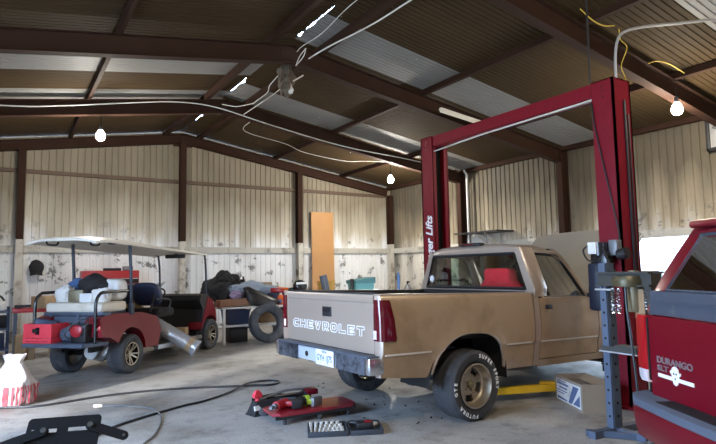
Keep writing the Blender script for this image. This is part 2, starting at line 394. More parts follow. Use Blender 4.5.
# roof: ribbed sheets running from the ridge to the eave, pale ones between brown ones, gaps at the ridge
def roof_slope(side, pale):
    mb = MB(); mb._mi('brown_sheet'); mb._mi('white_sheet')
    holes = [(6.6, 7.8), (10.1, 11.0), (12.5, 12.9), (13.1, 13.6)]
    pr = rib_profile(YF - .1, YB + .12, .095, .5); xe = (XR + .1) if side > 0 else (XL - .1)
    for i in range(len(pr) - 1):
        (t0, d0), (t1, d1) = pr[i], pr[i + 1]; tm = (t0 + t1) / 2
        jag = .06 * noise.noise(Vector((tm * 4.3, 1, side)))
        x0 = XC + side * (max(0, .008 + jag) if any(a < tm < b for a, b in holes) else 0)
        w = any(a < tm < b for a, b in pale)
        xs = [x0, xe]
        vs = []
        for x in xs: vs += [(x, t0, roof_z(x) + d0), (x, t1, roof_z(x) + d1)]
        mb.faces(vs, [(0, 1, 3, 2)], 'white_sheet' if w else 'brown_sheet')
    return mb
c1 = struct(roof_slope(1, [(2.35, 3.45), (6.9, 7.95), (10.4, 11.45)]).build('ceiling_right', None, smooth=0))
c2 = struct(roof_slope(-1, [(8.8, 9.95), (11.0, 11.65)]).build('ceiling_left', None, smooth=0))

# frames: I-section rafters with columns; end frame against the back wall
FR = [14.78, 11.32, 7.98, 4.5, 1.05, -2.45]
def ibeam(mb, p, q, d, w, nrm, m=None):
    """p, q on the top flange line; nrm is the direction of the web depth"""
    p, q = Vector(p), Vector(q); n = Vector(nrm).normalized(); side = (q - p).normalized().cross(n).normalized()
    def rect(a, b, off, hw, th):
        vs = []
        for P in (a, b):
            for s_ in (-1, 1):
                for t_ in (0, 1): vs.append(P + side * s_ * hw + n * (off + t_ * th))
        mb.faces(vs, [(0, 1, 3, 2), (4, 6, 7, 5), (0, 4, 5, 1), (2, 3, 7, 6), (0, 2, 6, 4), (1, 5, 7, 3)], m)
    rect(p, q, 0, w / 2, .012); rect(p, q, d - .012, w / 2, .012); rect(p, q, .01, .005, d - .02)
k = 0
for y in FR:
    k += 1; mb = MB(); dep = .24 if y > 14 else .30
    for s_ in (1, -1):
        xe = XR - .22 if s_ > 0 else XL + .22
        a = V(XC - s_ * .02, y, ZR - .11); b = V(xe, y, roof_z(xe) - .11)
        ibeam(mb, a, b, dep, .15, (-s_ * SL, 0, -1))
        if y < 14:
            ibeam(mb, (xe + s_ * .19, y, 0), (xe + s_ * .19, y, roof_z(xe) - .12), .24, .15, (-s_, 0, 0))
    mb.box((XC, y, ZR - .30), (.5, .03, .30))
    struct(mb.build('beam_%d' % k, 'oxide'))
# posts of the back wall
for i, x in enumerate((.245, 3.93, 7.40, 10.78)):
    mb = MB(); ibeam(mb, (x, YB - .23, 2.35), (x, YB - .23, roof_z(x) - .3), .2, .15, (0, 1, 0), 'oxide'); ibeam(mb, (x, YB - .23, 0), (x, YB - .23, 2.35), .2, .15, (0, 1, 0), 'post')
    struct(mb.build('column_%d' % (i + 1), None))
# purlins
k = 0
for s_ in (1, -1):
    for off in (.45, 2.70, 5.0, 6.85):
        k += 1; x = XC + s_ * off; z = roof_z(x) - .012; mb = MB(); w = .10 if off < 1 else .065
        mb.box((x, (YF + YB) / 2, z - .06), (w, YB - YF, .11), (0, s_ * math.atan(SL), 0)); struct(mb.build('trim_%d' % k, 'oxide'))
# girts
k = 20
for nm, z, m_, d in (('a', 2.13, 'girt_pale', .16), ('b', 3.96, 'oxide_girt', .09)):
    for x0, x1 in ((XL, .16), (.33, 3.85), (4.02, 7.32), (7.48, 10.7)):
        k += 1; mb = MB(); mb.box(((x0 + x1) / 2, YB - .05, z), (x1 - x0, .07, d)); struct(mb.build('trim_%d' % k, m_))
for y0, y1, z, m_ in ((11.5, 14.7, 2.13, 'girt_pale'), (8.2, 11.2, 2.13, 'girt_pale'), (4.6, 7.9, 2.13, 'girt_pale'), (1.1, 4.4, 2.13, 'girt_pale')):
    k += 1; mb = MB(); mb.box((XR - .05, (y0 + y1) / 2, z), (.07, y1 - y0, .16)); struct(mb.build('trim_%d' % k, m_))
# door jamb of the right doorway
mb = MB(); mb.box((XR - .03, 8.66, 1.05), (.1, .12, 2.1)); struct(mb.build('trim_60', 'wood'))

mb = MB(); mb.box((-6.2, -1.6, 1.2), (.25, 7.6, 2.85)); struct(mb.build('wall_yard', 'girt_pale'))  # added unseen wall, keeps the sun off part of the floor
mb = MB(); mb.box((XR + 1.7, 5.5, 2.75), (3.2, 9.0, .06), (0, .05, 0)); struct(mb.build('ceiling_porch', 'girt_pale'))  # added roof over the right doorway, blocks sky light from the floor
mb = MB(); mb.box((17.5, 6.5, 1.9), (.3, 22, 4.0)); struct(mb.build('wall_neighbour', 'girt_pale'))  # added wall beyond the right doorway, cuts the sky light coming in
# ------------------------------------------------------------------ outside the doorway
fp = thing('chain_fence', 'faint wire fence standing outside in the bright doorway', 'fence', (15.5, 7.5, -.11))
mb = MB()
for y in range(-5, 6): mb.cyl((0, y, 0), (0, y, 1.7), .03, n=8)
mb.cyl((0, -5, 1.68), (0, 5, 1.68), .02, n=6); mb.build('fence_post', 'alu', fp)
mb = MB()
for i in range(-33, 34): mb.bar((0, i * .15 - .0, .02), (0, i * .15, 1.66), .006)
for i in range(11): mb.bar((0, -5, .08 + i * .155), (0, 5, .08 + i * .155), .006)
mb.build('wire_mesh', 'alu', fp)
mb = MB(); mb.box((0, 0, .55), (.4, 1.7, 1.1), bevel=.01)
for i in range(7): mb.box((-.205, 0, .12 + i * .15), (.012, 1.7, .012), m=None)
tag(mb.build('block_wall', 'brick'), 'low pinkish block stack outside the bright doorway', 'block stack', loc=(13.2, 6.6, -.11))
t = thing('metal_cabinet', 'grey metal cabinet with a worktop just beyond the lift column', 'cabinet', (9.75, 5.62, 0), 0)
mb = MB(); mb.box((0, 0, .68), (.5, .42, 1.36), bevel=.01); mb.build('body', 'steel', t)
mb = MB(); mb.box((0, -.06, 1.385), (.6, .75, .05), bevel=.01); mb.build('top', 'alu', t)
mb = MB(); mb.box((-.262, 0, .66), (.02, .36, 1.1), bevel=.004); d = mb.build('door', 'steel', t)
mb = MB(); mb.box((-.285, .12, .8), (.02, .02, .12)); mb.build('handle', 'chrome', d)
# ------------------------------------------------------------------ wheels
def tyre_mb(R, W, rim, tread=True, n=132, block=True):
    """axis along y, outer face towards -y"""
    mb = MB(); h = W / 2; s = R - rim
    side = [(rim, -h * .72), (rim + s * .12, -h * .86), (rim + s * .45, -h * 1.0), (rim + s * .75, -h * .97), (R - .022, -h * .88), (R - .006, -h * .80)]
    us = [-.74, -.70, -.52, -.47, -.27, -.22, -.02, .03, .24, .29, .48, .53, .70, .74]
    groove = {2: 1, 3: 1, 4: 0, 5: 0}
    tr = []
    for i, u in enumerate(us): tr.append((R if not tread else R - (.007 if (i // 2) % 2 else 0), u * h))
    prof = side + tr + [(r, -t) for r, t in reversed(side)] + [(rim - .004, h * .5), (rim - .004, -h * .5)]
    K = len(prof); a0, a1 = 6, 6 + len(us); vs = []
    for i in range(n):
        for k, (r, t) in enumerate(prof):
            a = 2 * PI * (i + (.5 * (1 if (k // 2) % 2 else -.2) if (tread and a0 <= k < a1) else 0)) / n
            if tread and block and a0 - 1 <= k <= a1 and i % 3 == 0: r -= .005
            vs.append((r * math.cos(a), t, r * math.sin(a)))
    fs = [(i * K + k, ((i + 1) % n) * K + k, ((i + 1) % n) * K + (k + 1) % K, i * K + (k + 1) % K) for i in range(n) for k in range(K)]
    mb.faces(vs, fs); return mb

def arc_text(mb, body, r, a_mid, size, y, step, m=None):
    """letters round the sidewall, tops outward, seen from -y; a measured clockwise from the top as seen from -y"""
    n = len(body)
    for i, ch in enumerate(body):
        if ch == ' ': continue
        a = a_mid + (i - (n - 1) / 2) * step
        rad = Vector((math.sin(a), 0, math.cos(a))); tan = Vector((math.cos(a), 0, -math.sin(a)))
        Mx = Matrix((tan, rad, Vector((0, -1, 0)))).transposed().to_4x4(); Mx.translation = Vector((0, y, 0)) + rad * r
        mb.text(ch, Mx, size, extr=.0015, bold=.002, m=m)

def pickup_wheel(parent, loc, flip, name='wheel', letters=True):
    w = bpy.data.objects.new(name, None); C.objects.link(w); w.parent = parent; w.location = loc
    w.rotation_euler = (0, 0, PI if flip else 0)
    t = tyre_mb(.345, .31, .21).build('tyre', 'rubber', w)
    if letters:
        lb = MB(); arc_text(lb, 'SUPER SPORT', .29, math.radians(55), .050, -.1545, .155); arc_text(lb, 'FUTURA', .29, math.radians(206), .050, -.1545, .165); arc_text(lb, 'GTE', .29, math.radians(270), .050, -.1545, .165)
        lo = lb.build('sidewall_lettering', 'paint_white', w, smooth=0)
    rb = MB()
    rb.lathe([(.206, -.118), (.214, -.128), (.200, -.132), (.192, -.112), (.186, -.05), (.172, -.03), (.165, -.026), (.165, -.012), (.186, .0), (.2, .1), (.206, .1)], n=48)
    rb.build('rim', 'rim_gold', w, xf=lambda v: V(v.x * 1.03, v.y - .02, v.z * 1.03))
    db = MB()
    # slotted centre disc: ring, five broad spokes, hub
    for k in range(5):
        a0 = 2 * PI * k / 5 + .3; pts = []
        for da, r in ((-.30, .172), (-.15, .173), (0, .173), (.15, .173), (.30, .172), (.24, .10), (-.24, .10)):
            pts.append((r * math.cos(a0 + da), r * math.sin(a0 + da)))
        db.prism(pts, lambda p: V(p[0], -.040, p[1]), lambda p: V(p[0], -.012, p[1]))
    db.lathe([(.0, -.052), (.055, -.050), (.085, -.046), (.108, -.040), (.108, -.012), (0, -.012)], n=40)
    for k in range(5):
        a = 2 * PI * k / 5; db.cyl((.062 * math.cos(a), -.048, .062 * math.sin(a)), (.062 * math.cos(a), -.066, .062 * math.sin(a)), .010, n=6)
    db.build('wheel_disc', 'rim_gold', w)
    hb = MB(); hb.lathe([(0, -.085), (.028, -.083), (.036, -.075), (.038, -.048), (0, -.048)], n=24); hb.build('hub_cap', 'olive', w)
    bb = MB(); bb.lathe([(0, -.008), (.16, -.008), (.16, .05), (0, .05)], n=32); bb.build('brake_drum', 'dark', w)
    return w

# ------------------------------------------------------------------ tan pickup
PK = thing('pickup_truck', 'tan single-cab pickup truck between the crimson lift columns, hood raised', 'truck', (3.965, 5.075, 0), .035)
SH = .027
def sh(v): return Vector((v.x, v.y, v.z - SH * v.x))
def sh_cab(v): return sh(Vector((v.x + .05, v.y * (1.04 if v.z > 1.22 else 1.0), v.z if v.z < 1.2 else 1.2 + (v.z - 1.2) * 1.07)))
def sh_door(v): return sh(Vector((v.x + .02, v.y, v.z if v.z < 1.1 else 1.10 + (v.z - 1.10) * (.66 if v.z < 1.215 else 0) + ((1.215 - 1.10) * .66 + (v.z - 1.215) * 1.145 if v.z >= 1.215 else 0))))
def lerp_list(tab, z):
    if z <= tab[0][0]: return tab[0][1]
    for (a, x), (b, y) in zip(tab, tab[1:]):
        if z <= b: return x + (y - x) * (z - a) / (b - a)
    return tab[-1][1]
YTAB = [(.40, .90), (.52, .925), (.66, .945), (.70, .957), (.715, .966), (.80, .972), (.95, .972), (1.10, .965), (1.19, .952), (1.235, .938), (1.265, .915)]
def arch(cx, R, a0, a1, n=20, zc=.36):
    return [(cx + R * math.cos(math.radians(a0 + (a1 - a0) * i / n)), zc + R * math.sin(math.radians(a0 + (a1 - a0) * i / n))) for i in range(n + 1)]
def arch_line(cx, a=.475, h=.50, zc=.36, e=2.7, n=40, z_min=.46):
    """squared wheel opening as (x, z) points from rear foot to front foot"""
    out = []
    for i in range(n + 1):
        t = PI - PI * i / n; c, s_ = math.cos(t), math.sin(t)
        x = cx + a * math.copysign(abs(c) ** (2 / e), c); z = zc + h * abs(s_) ** (2 / e)
        if c < 0: x -= .10 * max(0, 1 - (z - zc) / h)      # the rear edge rakes backwards towards its foot
        if z >= z_min: out.append((x, z))
    return out
ZL = [.40, .44, .48, .52, .56, .60, .63, .66, .68, .695, .705, .715, .73, .75, .78, .82, .87, .92, .97, 1.02, 1.07, 1.12, 1.16, 1.19, 1.215, 1.235, 1.25, 1.27]
def side_panel(low, zu, s, arches=(), n=24):
    """low: lower edge as (x, z) points by rising x; zu: upper edge, number or function"""
    low = list(low); pts = []
    for (xa, za), (xb, zb) in zip(low, low[1:]):
        k = max(1, int(abs(xb - xa) / .06)); pts += [(xa + (xb - xa) * q / k, za + (zb - za) * q / k) for q in range(k)]
    pts.append(low[-1])
    mb = MB(); vs = []; K = len(ZL)
    for x, zl in pts:
        zt = zu(x) if callable(zu) else zu
        for lv in ZL:
            z = min(max(lv, zl), zt); y = lerp_list(YTAB, z)
            for cx in arches:
                u, w_ = abs(x - cx) / .475, max(0, z - .36) / .50
                d = (u ** 2.7 + w_ ** 2.7) ** (1 / 2.7) - 1
                t = max(0, min(1, d / .24)); y += .024 * (1 - t * t * (3 - 2 * t))
            vs.append((x, y * s, z))
    mb.faces(vs, [(i * K + k, (i + 1) * K + k, (i + 1) * K + k + 1, i * K + k + 1) for i in range(len(pts) - 1) for k in range(K - 1)])
    bmesh.ops.remove_doubles(mb.bm, verts=mb.bm.verts, dist=1e-5); bmesh.ops.dissolve_degenerate(mb.bm, edges=mb.bm.edges[:], dist=1e-5)
    thicken(mb.bm, (0, -s * .025, 0)); return mb
RA = .48
for s in (-1, 1):
    b = side_panel([(-1.14, .505), (-.60, .46)] + arch_line(0) + [(.53, .44), (.965, .44)], 1.24, s, (0,)).build('bed_side', 'tan_side', PK, xf=sh, smooth=40, flip=False)
    # pale strip painting in the highlight on the lower crease
    mb = MB()
    for x0, x1 in ((-1.12, -.56), (.49, .92)): mb = MB(); mb.box(((x0 + x1) / 2, s * .962, .706), (x1 - x0, .012, .018), bevel=.003); mb.build('body_strip', 'trim_bright', b, xf=sh, label='bright trim strip')
    # lip round the wheel opening
    mb = MB(); mb.tube([V(x, s * (lerp_list(YTAB, z) + .012), z) for x, z in arch_line(0)], .014, 6); mb.build('wheel_arch_lip', 'tan', b, xf=sh)
    mb = MB(); pts = arch_line(0, .50, .525, z_min=.3)
    mb.loft([[V(x, s * .95, z) for x, z in pts], [V(x, s * .52, z) for x, z in pts]], cap=False, closed=False); mb.build('wheel_well', 'dark', PK, xf=sh)
    # rail cap
    mb = MB(); mb.box((-.105, s * .885, 1.245), (2.09, .10, .016), bevel=.006); mb.build('bed_rail', 'tan', PK, xf=sh)
    # cab lower corner, rocker, door, fender
    mb = side_panel([(.985, .44), (1.075, .44)], 1.20, s); mb.build('cab_corner', 'tan', PK, xf=sh, smooth=30, flip=False)
    mb = side_panel([(1.06, .42), (2.36, .42)], .50, s); mb.build('rocker_panel', 'tan', PK, xf=sh, smooth=30, flip=False)
    dr = side_panel([(1.085, .508), (2.20, .508)], 1.185, s).build('door', 'tan_side', PK, xf=sh, smooth=30, flip=False)
    mb = MB(); mb.box((1.63, s * .962, .706), (1.1, .012, .018), bevel=.003); mb.build('body_strip', 'trim_bright', dr, xf=sh, label='bright trim strip on the door')  # crease highlight painted on as a pale strip
    mb = MB(); mb.box((1.24, s * .967, 1.085), (.125, .016, .05), bevel=.006); mb.box((1.215, s * .98, 1.10), (.06, .012, .02), bevel=.004); mb.build('door_handle', 'black', dr, xf=sh)
    # upper door frame with its glass
    fr = [(1.165, 1.215), (2.02, 1.215), (1.74, 1.66), (1.66, 1.692), (1.19, 1.70)]
    def yo(z): return .925 - (z - 1.215) / (1.70 - 1.215) * (.925 - .745)
    mb = MB(); loop = [V(x, s * yo(z), z) for x, z in fr]
    mb.tube(loop, .024, 6, closed=True); mb.build('window_frame', 'tan', dr, xf=sh_door)
    mb = MB(); mb.tube([V(1.195, s * (yo(z) + .012), z) if i == 0 else V(x, s * (yo(z) + .012), z) for i, (x, z) in enumerate([(1.195, 1.235), (1.98, 1.235), (1.72, 1.642), (1.65, 1.668), (1.215, 1.676)])], .011, 5, closed=True); mb.build('window_seal', 'black', dr, xf=sh_door)
    mb = MB(); q = [V(x, s * (yo(z) - .005), z) for x, z in fr]; n = len(q); mb.faces(q + [v + V(0, s * .005, 0) for v in q], [tuple(range(n)), tuple(range(2 * n - 1, n - 1, -1))]); mb.build('window_glass', 'glass_door', dr, xf=sh_door, smooth=0)
    # mirror
    mb = MB(); mb.box((2.02, s * 1.06, 1.285), (.07, .17, .13), bevel=.02); mb.bar((2.03, s * .94, 1.24), (2.03, s * 1.02, 1.27), .04); mb.build('side_mirror', 'black', dr, xf=sh_door)
    side_panel([(2.215, .50), (2.36, .44)] + arch_line(2.985) + [(3.60, .50), (3.80, .55)], lambda x: 1.17 - .08 * (x - 2.2) / 1.6, s, (2.985,)).build('front_fender', 'tan', PK, xf=sh, smooth=40, flip=False)
    mb = MB(); pts = arch_line(2.985, .50, .525, z_min=.3); mb.loft([[V(x, s * .95, z) for x, z in pts], [V(x, s * .52, z) for x, z in pts]], cap=False, closed=False); mb.build('wheel_well', 'dark', PK, xf=sh)
    mb = MB(); mb.loft([[V(x, s * y, z) for x, y in ((-1.150, .85), (-1.150, lerp_list(YTAB, z) - .012), (-1.142, lerp_list(YTAB, z) - .001), (-1.12, lerp_list(YTAB, z) - .001), (-1.12, .85))] for z in [.505, .56, .63, .69, .70, .715, .75, .8, .95, 1.1, 1.19, 1.235, 1.25]]); mb.build('bed_corner', 'tan', PK, xf=sh, smooth=40)
    # tail lamp
    mb = MB(); mb.loft([[V(x, s * y, z) for x, y in ((-1.165, ya), (-1.165, .945 - i0), (-1.155, .968 - i0), (-1.13, .982 - i0), (xb, .984 - i0), (xb, ya))] for z, ya, xb, i0 in ((.83, .855, -1.00, 0), (.86, .855, -.995, .0), (1.02, .86, -1.015, .002), (1.175, .865, -1.05, .016), (1.20, .868, -1.055, .024))])
    tl = mb.build('tail_lamp', 'lens_red', PK, xf=sh, smooth=40)
    mb = MB(); mb.box((-1.169, s * .885, .885), (.008, .045, .08), bevel=.003); mb.build('reverse_lens', 'lens_white', tl, xf=sh, label='small pale reversing lens')
# tailgate with lettering
tg = MB()
def tgx(y, z): return -1.15
prof = [(-1.150, .705), (-1.150, 1.165), (-1.158, 1.175), (-1.160, 1.215), (-1.152, 1.230), (-1.140, 1.248), (-1.10, 1.248), (-1.10, .705)]
tg.prism(prof, lambda p: V(p[0], -.845, p[1]), lambda p: V(p[0], .845, p[1]))
TG = tg.build('tailgate', 'tan', PK, xf=sh, label='tan tailgate with outlined white lettering')
mb = MB(); mb.box((-1.115, 0, 1.254), (.075, 1.66, .014), bevel=.005); mb.build('tailgate_cap', 'black', TG, xf=sh)
mb = MB(); mb.box((-1.154, -.03, 1.055), (.012, .17, .10), bevel=.004); hd = mb.build('handle_recess', 'black', TG, xf=sh)
mb = MB(); mb.box((-1.162, -.03, 1.075), (.014, .13, .035), bevel=.004); mb.build('tailgate_handle', 'gloss_black', hd, xf=sh)
# block letter outlines, drawn on a 10 x 10 field
GL = {'C': [[(2, 0), (10, 0), (10, 3), (3.4, 3), (3, 3.4), (3, 6.6), (3.4, 7), (10, 7), (10, 10), (2, 10), (0, 8), (0, 2)]],
      'H': [[(0, 0), (3, 0), (3, 3.6), (7, 3.6), (7, 0), (10, 0), (10, 10), (7, 10), (7, 6.6), (3, 6.6), (3, 10), (0, 10)]],
      'E': [[(0, 0), (10, 0), (10, 2.6), (3, 2.6), (3, 3.9), (9, 3.9), (9, 6.2), (3, 6.2), (3, 7.4), (10, 7.4), (10, 10), (0, 10)]],
      'V': [[(3.4, 0), (6.6, 0), (10, 10), (6.8, 10), (5, 4), (3.2, 10), (0, 10)]],
      'R': [[(0, 0), (3, 0), (3, 3), (4.6, 3), (6.8, 0), (10, 0), (7.6, 3.2), (10, 4.8), (10, 8.6), (8.6, 10), (0, 10)], [(3, 5.2), (7, 5.2), (7, 7.6), (3, 7.6)]],
      'O': [[(2, 0), (8, 0), (10, 2), (10, 8), (8, 10), (2, 10), (0, 8), (0, 2)], [(3, 3), (7, 3), (7, 7), (3, 7)]],
      'L': [[(0, 0), (10, 0), (10, 3), (3, 3), (3, 10), (0, 10)]],
      'T': [[(3.5, 0), (6.5, 0), (6.5, 7), (10, 7), (10, 10), (0, 10), (0, 7), (3.5, 7)]]}
mb = MB(); lw, lh, gp = .122, .088, .037; tot = 9 * lw + 8 * gp
for i, ch in enumerate('CHEVROLET'):
    yl = tot / 2 - i * (lw + gp)
    for lp in GL[ch]: mb.tube([V(-1.1525, yl - u / 10 * lw, .855 + v / 10 * lh) for u, v in lp], .0055, 5, closed=True)
mb.build('tailgate_lettering', 'paint_white', TG, xf=sh, smooth=0)
# bed inside
mb = MB(); mb.box((-.09, 0, .80), (2.05, 1.70, .03)); mb.box((.925, 0, 1.03), (.03, 1.75, .46))
for s in (-1, 1): mb.box((-.1, s * .80, 1.02), (2.05, .02, .46)); mb.box((0, s * .70, .92), (.9, .2, .22), bevel=.04)
mb.build('bed_liner', 'black', PK, xf=sh)
# bumper
bp = thing_b = None
mb = MB(); mb.box((-1.215, -.035, .612), (.10, 1.78, .135), bevel=.008); BP = mb.build('rear_bumper', 'bright_plate', PK, xf=sh)
for s, ya, yb2 in ((-1, .40, .875), (1, .39, .82)):
    mb = MB(); mb.loft([[V(x, s * y, z) for x, z in ((-1.285, .535), (-1.285, .685), (-1.20, .69), (-1.20, .535))] for y in (ya, yb2)]); mb.build('bumper_step', 'checker', BP, xf=sh, label='dark mottled steel end of the bumper')
    mb = MB(); mb.box((-1.20, s * (yb2 + .035), .613), (.165, .07, .152), bevel=.012); mb.build('bumper_end', 'chrome', BP, xf=sh)
mb = MB(); mb.box((-1.22, -.035, .694), (.14, 1.78, .012), bevel=.004); mb.build('bumper_top', 'slate', BP, xf=sh)
mb = MB(); mb.cyl((-1.262, .20, .61), (-1.272, .20, .61), .028, n=16); mb.build('hitch_hole', 'dark', BP, xf=sh)
mb = MB(); mb.box((-1.288, -.20, .612), (.012, .33, .15), bevel=.004); LP = mb.build('licence_plate', 'plate', BP, xf=sh, label='white licence plate')
R4 = Matrix(((0, 0, -1), (-1, 0, 0), (0, 1, 0))).to_4x4()   # text x -> -y, text y -> z, text normal -> -x
def tw(x, y, z): q = R4.copy(); q.translation = Vector((x, y, z)); return q
mb = MB(); mb.text('TEXAS', tw(-1.2955, -.20, .667), .032, extr=.0008, bold=.0006); mb.text('GYH 1J75', tw(-1.2955, -.20, .606), .085, extr=.0008, bold=.0012, width=.285); mb.build('plate_lettering', 'inkblue', LP, xf=sh, smooth=0)
# underside and rear axle
mb = MB()
for s in (-1, 1): mb.box((1.4, s * .42, .56), (5.0, .08, .14))
mb.tube([(-0., -.70, .33), (0, .70, .33)], .045, 10); mb.blob((0, 0, .33), (.3, .3, .3), .02, sub=3)
mb.box((1.7, 0, .50), (1.9, 1.5, .12)); mb.tube([(-1.05, -.45, .47), (-.3, -.55, .47), (.6, -.5, .45), (1.6, -.4, .45)], .03, 8); mb.box((-.75, 0, .60), (.5, .9, .14), bevel=.03)
mb.build('chassis', 'black', PK, xf=sh)
pickup_wheel(PK, (-.045, -.885, .345), False); pickup_wheel(PK, (-.045, .885, .345), True)
pickup_wheel(PK, (2.985, -.84, .335), False, letters=False); pickup_wheel(PK, (2.985, .84, .335), True, letters=False)
# cab roof shell
def roofpt(u, v):
    x = .965 + u * .72; t = v * 2 - 1; a = abs(t)
    y = t * .745; z = 1.792 - .028 * a ** 2 - .055 * max(0, (a - .72) / .28) ** 2
    e = max(0, (.12 - u) / .12); z -= .05 * e * e
    f = max(0, (u - .55) / .45); z -= .075 * f * f; 
    return V(x + (.10 * (1 - a * a) * f), y, z)
mb = MB(); mb.grid(roofpt, 16, 24); thicken(mb.bm, (0, 0, -.03))
mb.build('cab_roof', 'tan', PK, xf=sh_cab, smooth=50)
# back wall of the cab round its window
def hw(z): return .925 - max(0, z - 1.24) / (1.70 - 1.24) * .185
mb = MB()
W = [(1.285, .815), (1.665, .655)]
pcs = [[(-.93, 1.0), (.93, 1.0), (.925, 1.27), (-.925, 1.27)], [(-hw(1.665), 1.675), (hw(1.665), 1.675), (.735, 1.72), (.4, 1.75), (-.4, 1.75), (-.735, 1.72)]]
for s in (-1, 1): pcs.append([(s * .815, 1.27), (s * .925, 1.27), (s * hw(1.665), 1.665), (s * .655, 1.665)])
for p_ in pcs: mb.prism(p_, lambda p: V(.965 + .02 * max(0, p[1] - 1.3), p[0], p[1]), lambda p: V(.995 + .02 * max(0, p[1] - 1.3), p[0], p[1]))
mb.build('cab_back', 'tan', PK, xf=sh_cab)
for s in (-1, 1):
    mb = MB(); mb.loft([[V(x, s * (hw(z) + o), z) for x, o in ((.962, -.05), (.962, .0), (.985, .012), (1.20, .006), (1.225, -.01), (1.225, -.05))] for z in (1.2, 1.3, 1.5, 1.69, 1.73)]); mb.build('rear_pillar', 'tan', PK, xf=sh_cab, smooth=50)
    mb = MB(); mb.loft([[V(x + a, s * (y + b), z) for a, b in ((-.05, .012), (.035, .012), (.05, -.05), (-.03, -.05))] for x, y, z in ((2.12, .925, 1.18), (1.90, .845, 1.46), (1.72, .765, 1.675), (1.60, .742, 1.735))]); mb.build('windscreen_pillar', 'tan', PK, xf=sh_door, smooth=50)
q = [V(.962, s * (y + d), z) for s, y, z, d in ((-1, .805, 1.285, 0), (1, .805, 1.285, 0), (1, .66, 1.665, 0), (-1, .66, 1.665, 0))]
mb = MB(); mb.tube([q[0], q[1], q[2], q[3]], .019, 6, closed=True); mb.build('rear_window_seal', 'black', PK, xf=sh_cab)
mb = MB(); mb.faces([v + V(.012, 0, 0) for v in q] + [v + V(.017, 0, 0) for v in q], [(0, 1, 2, 3), (7, 6, 5, 4)]); RW = mb.build('rear_window', 'glass_clear', PK, xf=sh_cab, smooth=0)
mb = MB(); pts = []
for i in range(16):
    a = 2 * PI * i / 16; r = .055 if i % 2 else .035; pts.append((.71 + r * math.cos(a) * .9, 1.385 + r * math.sin(a)))
mb.prism(pts, lambda p: V(.960, p[0], p[1]), lambda p: V(.962, p[0], p[1])); mb.build('window_sticker', 'white', RW, xf=sh_cab, label='small white sticker')
mb = MB(); mb.box((.99, 0, 1.79), (.10, .34, .035), bevel=.012); hl = mb.build('brake_lamp_housing', 'black', PK, xf=sh_cab)
mb = MB(); mb.box((.935, .03, 1.79), (.012, .22, .022), bevel=.004); mb.build('high_brake_lamp', 'lens_red', hl, xf=sh_cab)
mb = MB(); q = [V(2.26, -.86, 1.17), V(2.26, .86, 1.17), V(1.70, .68, 1.715), V(1.70, -.68, 1.715)]; mb.faces(q + [v + V(.006, 0, .003) for v in q], [(0, 1, 2, 3), (7, 6, 5, 4)]); mb.build('windscreen', 'glass_clear', PK, xf=sh_door, smooth=0)
mb = MB(); mb.box((2.30, 0, 1.13), (.28, 1.78, .08), bevel=.02); mb.build('cowl', 'tan', PK, xf=sh)
# inside of the cab
mb = MB(); mb.box((2.05, 0, 1.08), (.34, 1.66, .26), bevel=.06); mb.build('dashboard', 'black', PK, xf=sh)
mb = MB(); mb.lathe([(.185 + .014 * math.cos(2 * PI * i / 8), .014 * math.sin(2 * PI * i / 8)) for i in range(8)], axis='z', n=28); mb.box((0, 0, -.01), (.36, .04, .02)); mb.cyl((0, 0, 0), (.0, 0, -.2), .03)
mb.build('steering_wheel', 'black', PK, xf=lambda v: sh(Euler((0, -.9, 0)).to_matrix() @ v + V(1.82, .40, 1.16)))
mb = MB(); mb.box((1.42, 0, .80), (.55, 1.5, .2), bevel=.06); mb.box((1.17, .37, 1.02), (.16, .74, .46), (0, -.15, 0), bevel=.06); st = mb.build('bench_seat', 'seat_red', PK, xf=sh)
mb = MB(); mb.loft([[V(1.14 + .08 * dx + ox, -.40 + hwid * cy, z) for dx, cy in ((-1, -.8), (-1, .8), (-.6, 1), (.6, 1), (1, .8), (1, -.8), (.6, -1), (-.6, -1))] for z, hwid, ox in ((.9, .33, .0), (1.24, .335, -.02), (1.31, .32, -.03), (1.36, .25, -.035), (1.39, .22, -.038), (1.49, .215, -.05), (1.525, .17, -.055))])
mb.build('seat_back', 'seat_red', st, xf=sh, smooth=60, label='tall red seat back with integral head rest')
# engine bay, front and raised hood
mb = MB(); mb.box((3.05, 0, .85), (1.3, 1.5, .42), bevel=.04); mb.blob((3.0, 0, 1.08), (.8, .6, .25), .15, seed=3); mb.build('engine', 'dark', PK, xf=sh)
mb = MB(); mb.box((3.80, 0, .83), (.08, 1.84, .50), bevel=.03); mb.build('front_panel', 'tan', PK, xf=sh)
mb = MB(); mb.box((3.86, 0, .86), (.05, 1.1, .26), bevel=.01); mb.build('grille', 'black', PK, xf=sh)
mb = MB(); mb.box((3.90, 0, .56), (.14, 1.9, .18), bevel=.04); mb.build('front_bumper', 'chrome', PK, xf=sh)
HA = math.radians(40)
def hoodpt(u, v):
    l = u * 1.42; t = v * 2 - 1; a = abs(t); d = .05 * (1 - a ** 3) + .02 * u * (1 - a)
    ed = -.07 * max(0, (a - .94) / .06)
    n = d + ed
    return V(2.38 + l * math.cos(HA) - n * math.sin(HA), t * .90, 1.17 + l * math.sin(HA) + n * math.cos(HA))
mb = MB(); mb.grid(hoodpt, 14, 30); thicken(mb.bm, (.012, 0, -.015)); mb2 = MB(); mb2.tube([hoodpt(u / 10, 0.004) + V(0, -.01, .01) for u in range(11)], .014, 6); HD = mb.build('hood', 'tan_matt', PK, xf=sh, smooth=50, label='raised hood in paler tan')
mb = MB(); mb.bar((3.3, -.88, 1.10), (3.05, -.84, 1.66), .014); mb.build('hood_prop', 'alu', HD, xf=sh); mb2.build('hood_edge', 'cream', HD, xf=sh)  # cream tube paints in the highlight along the raised hood's edge
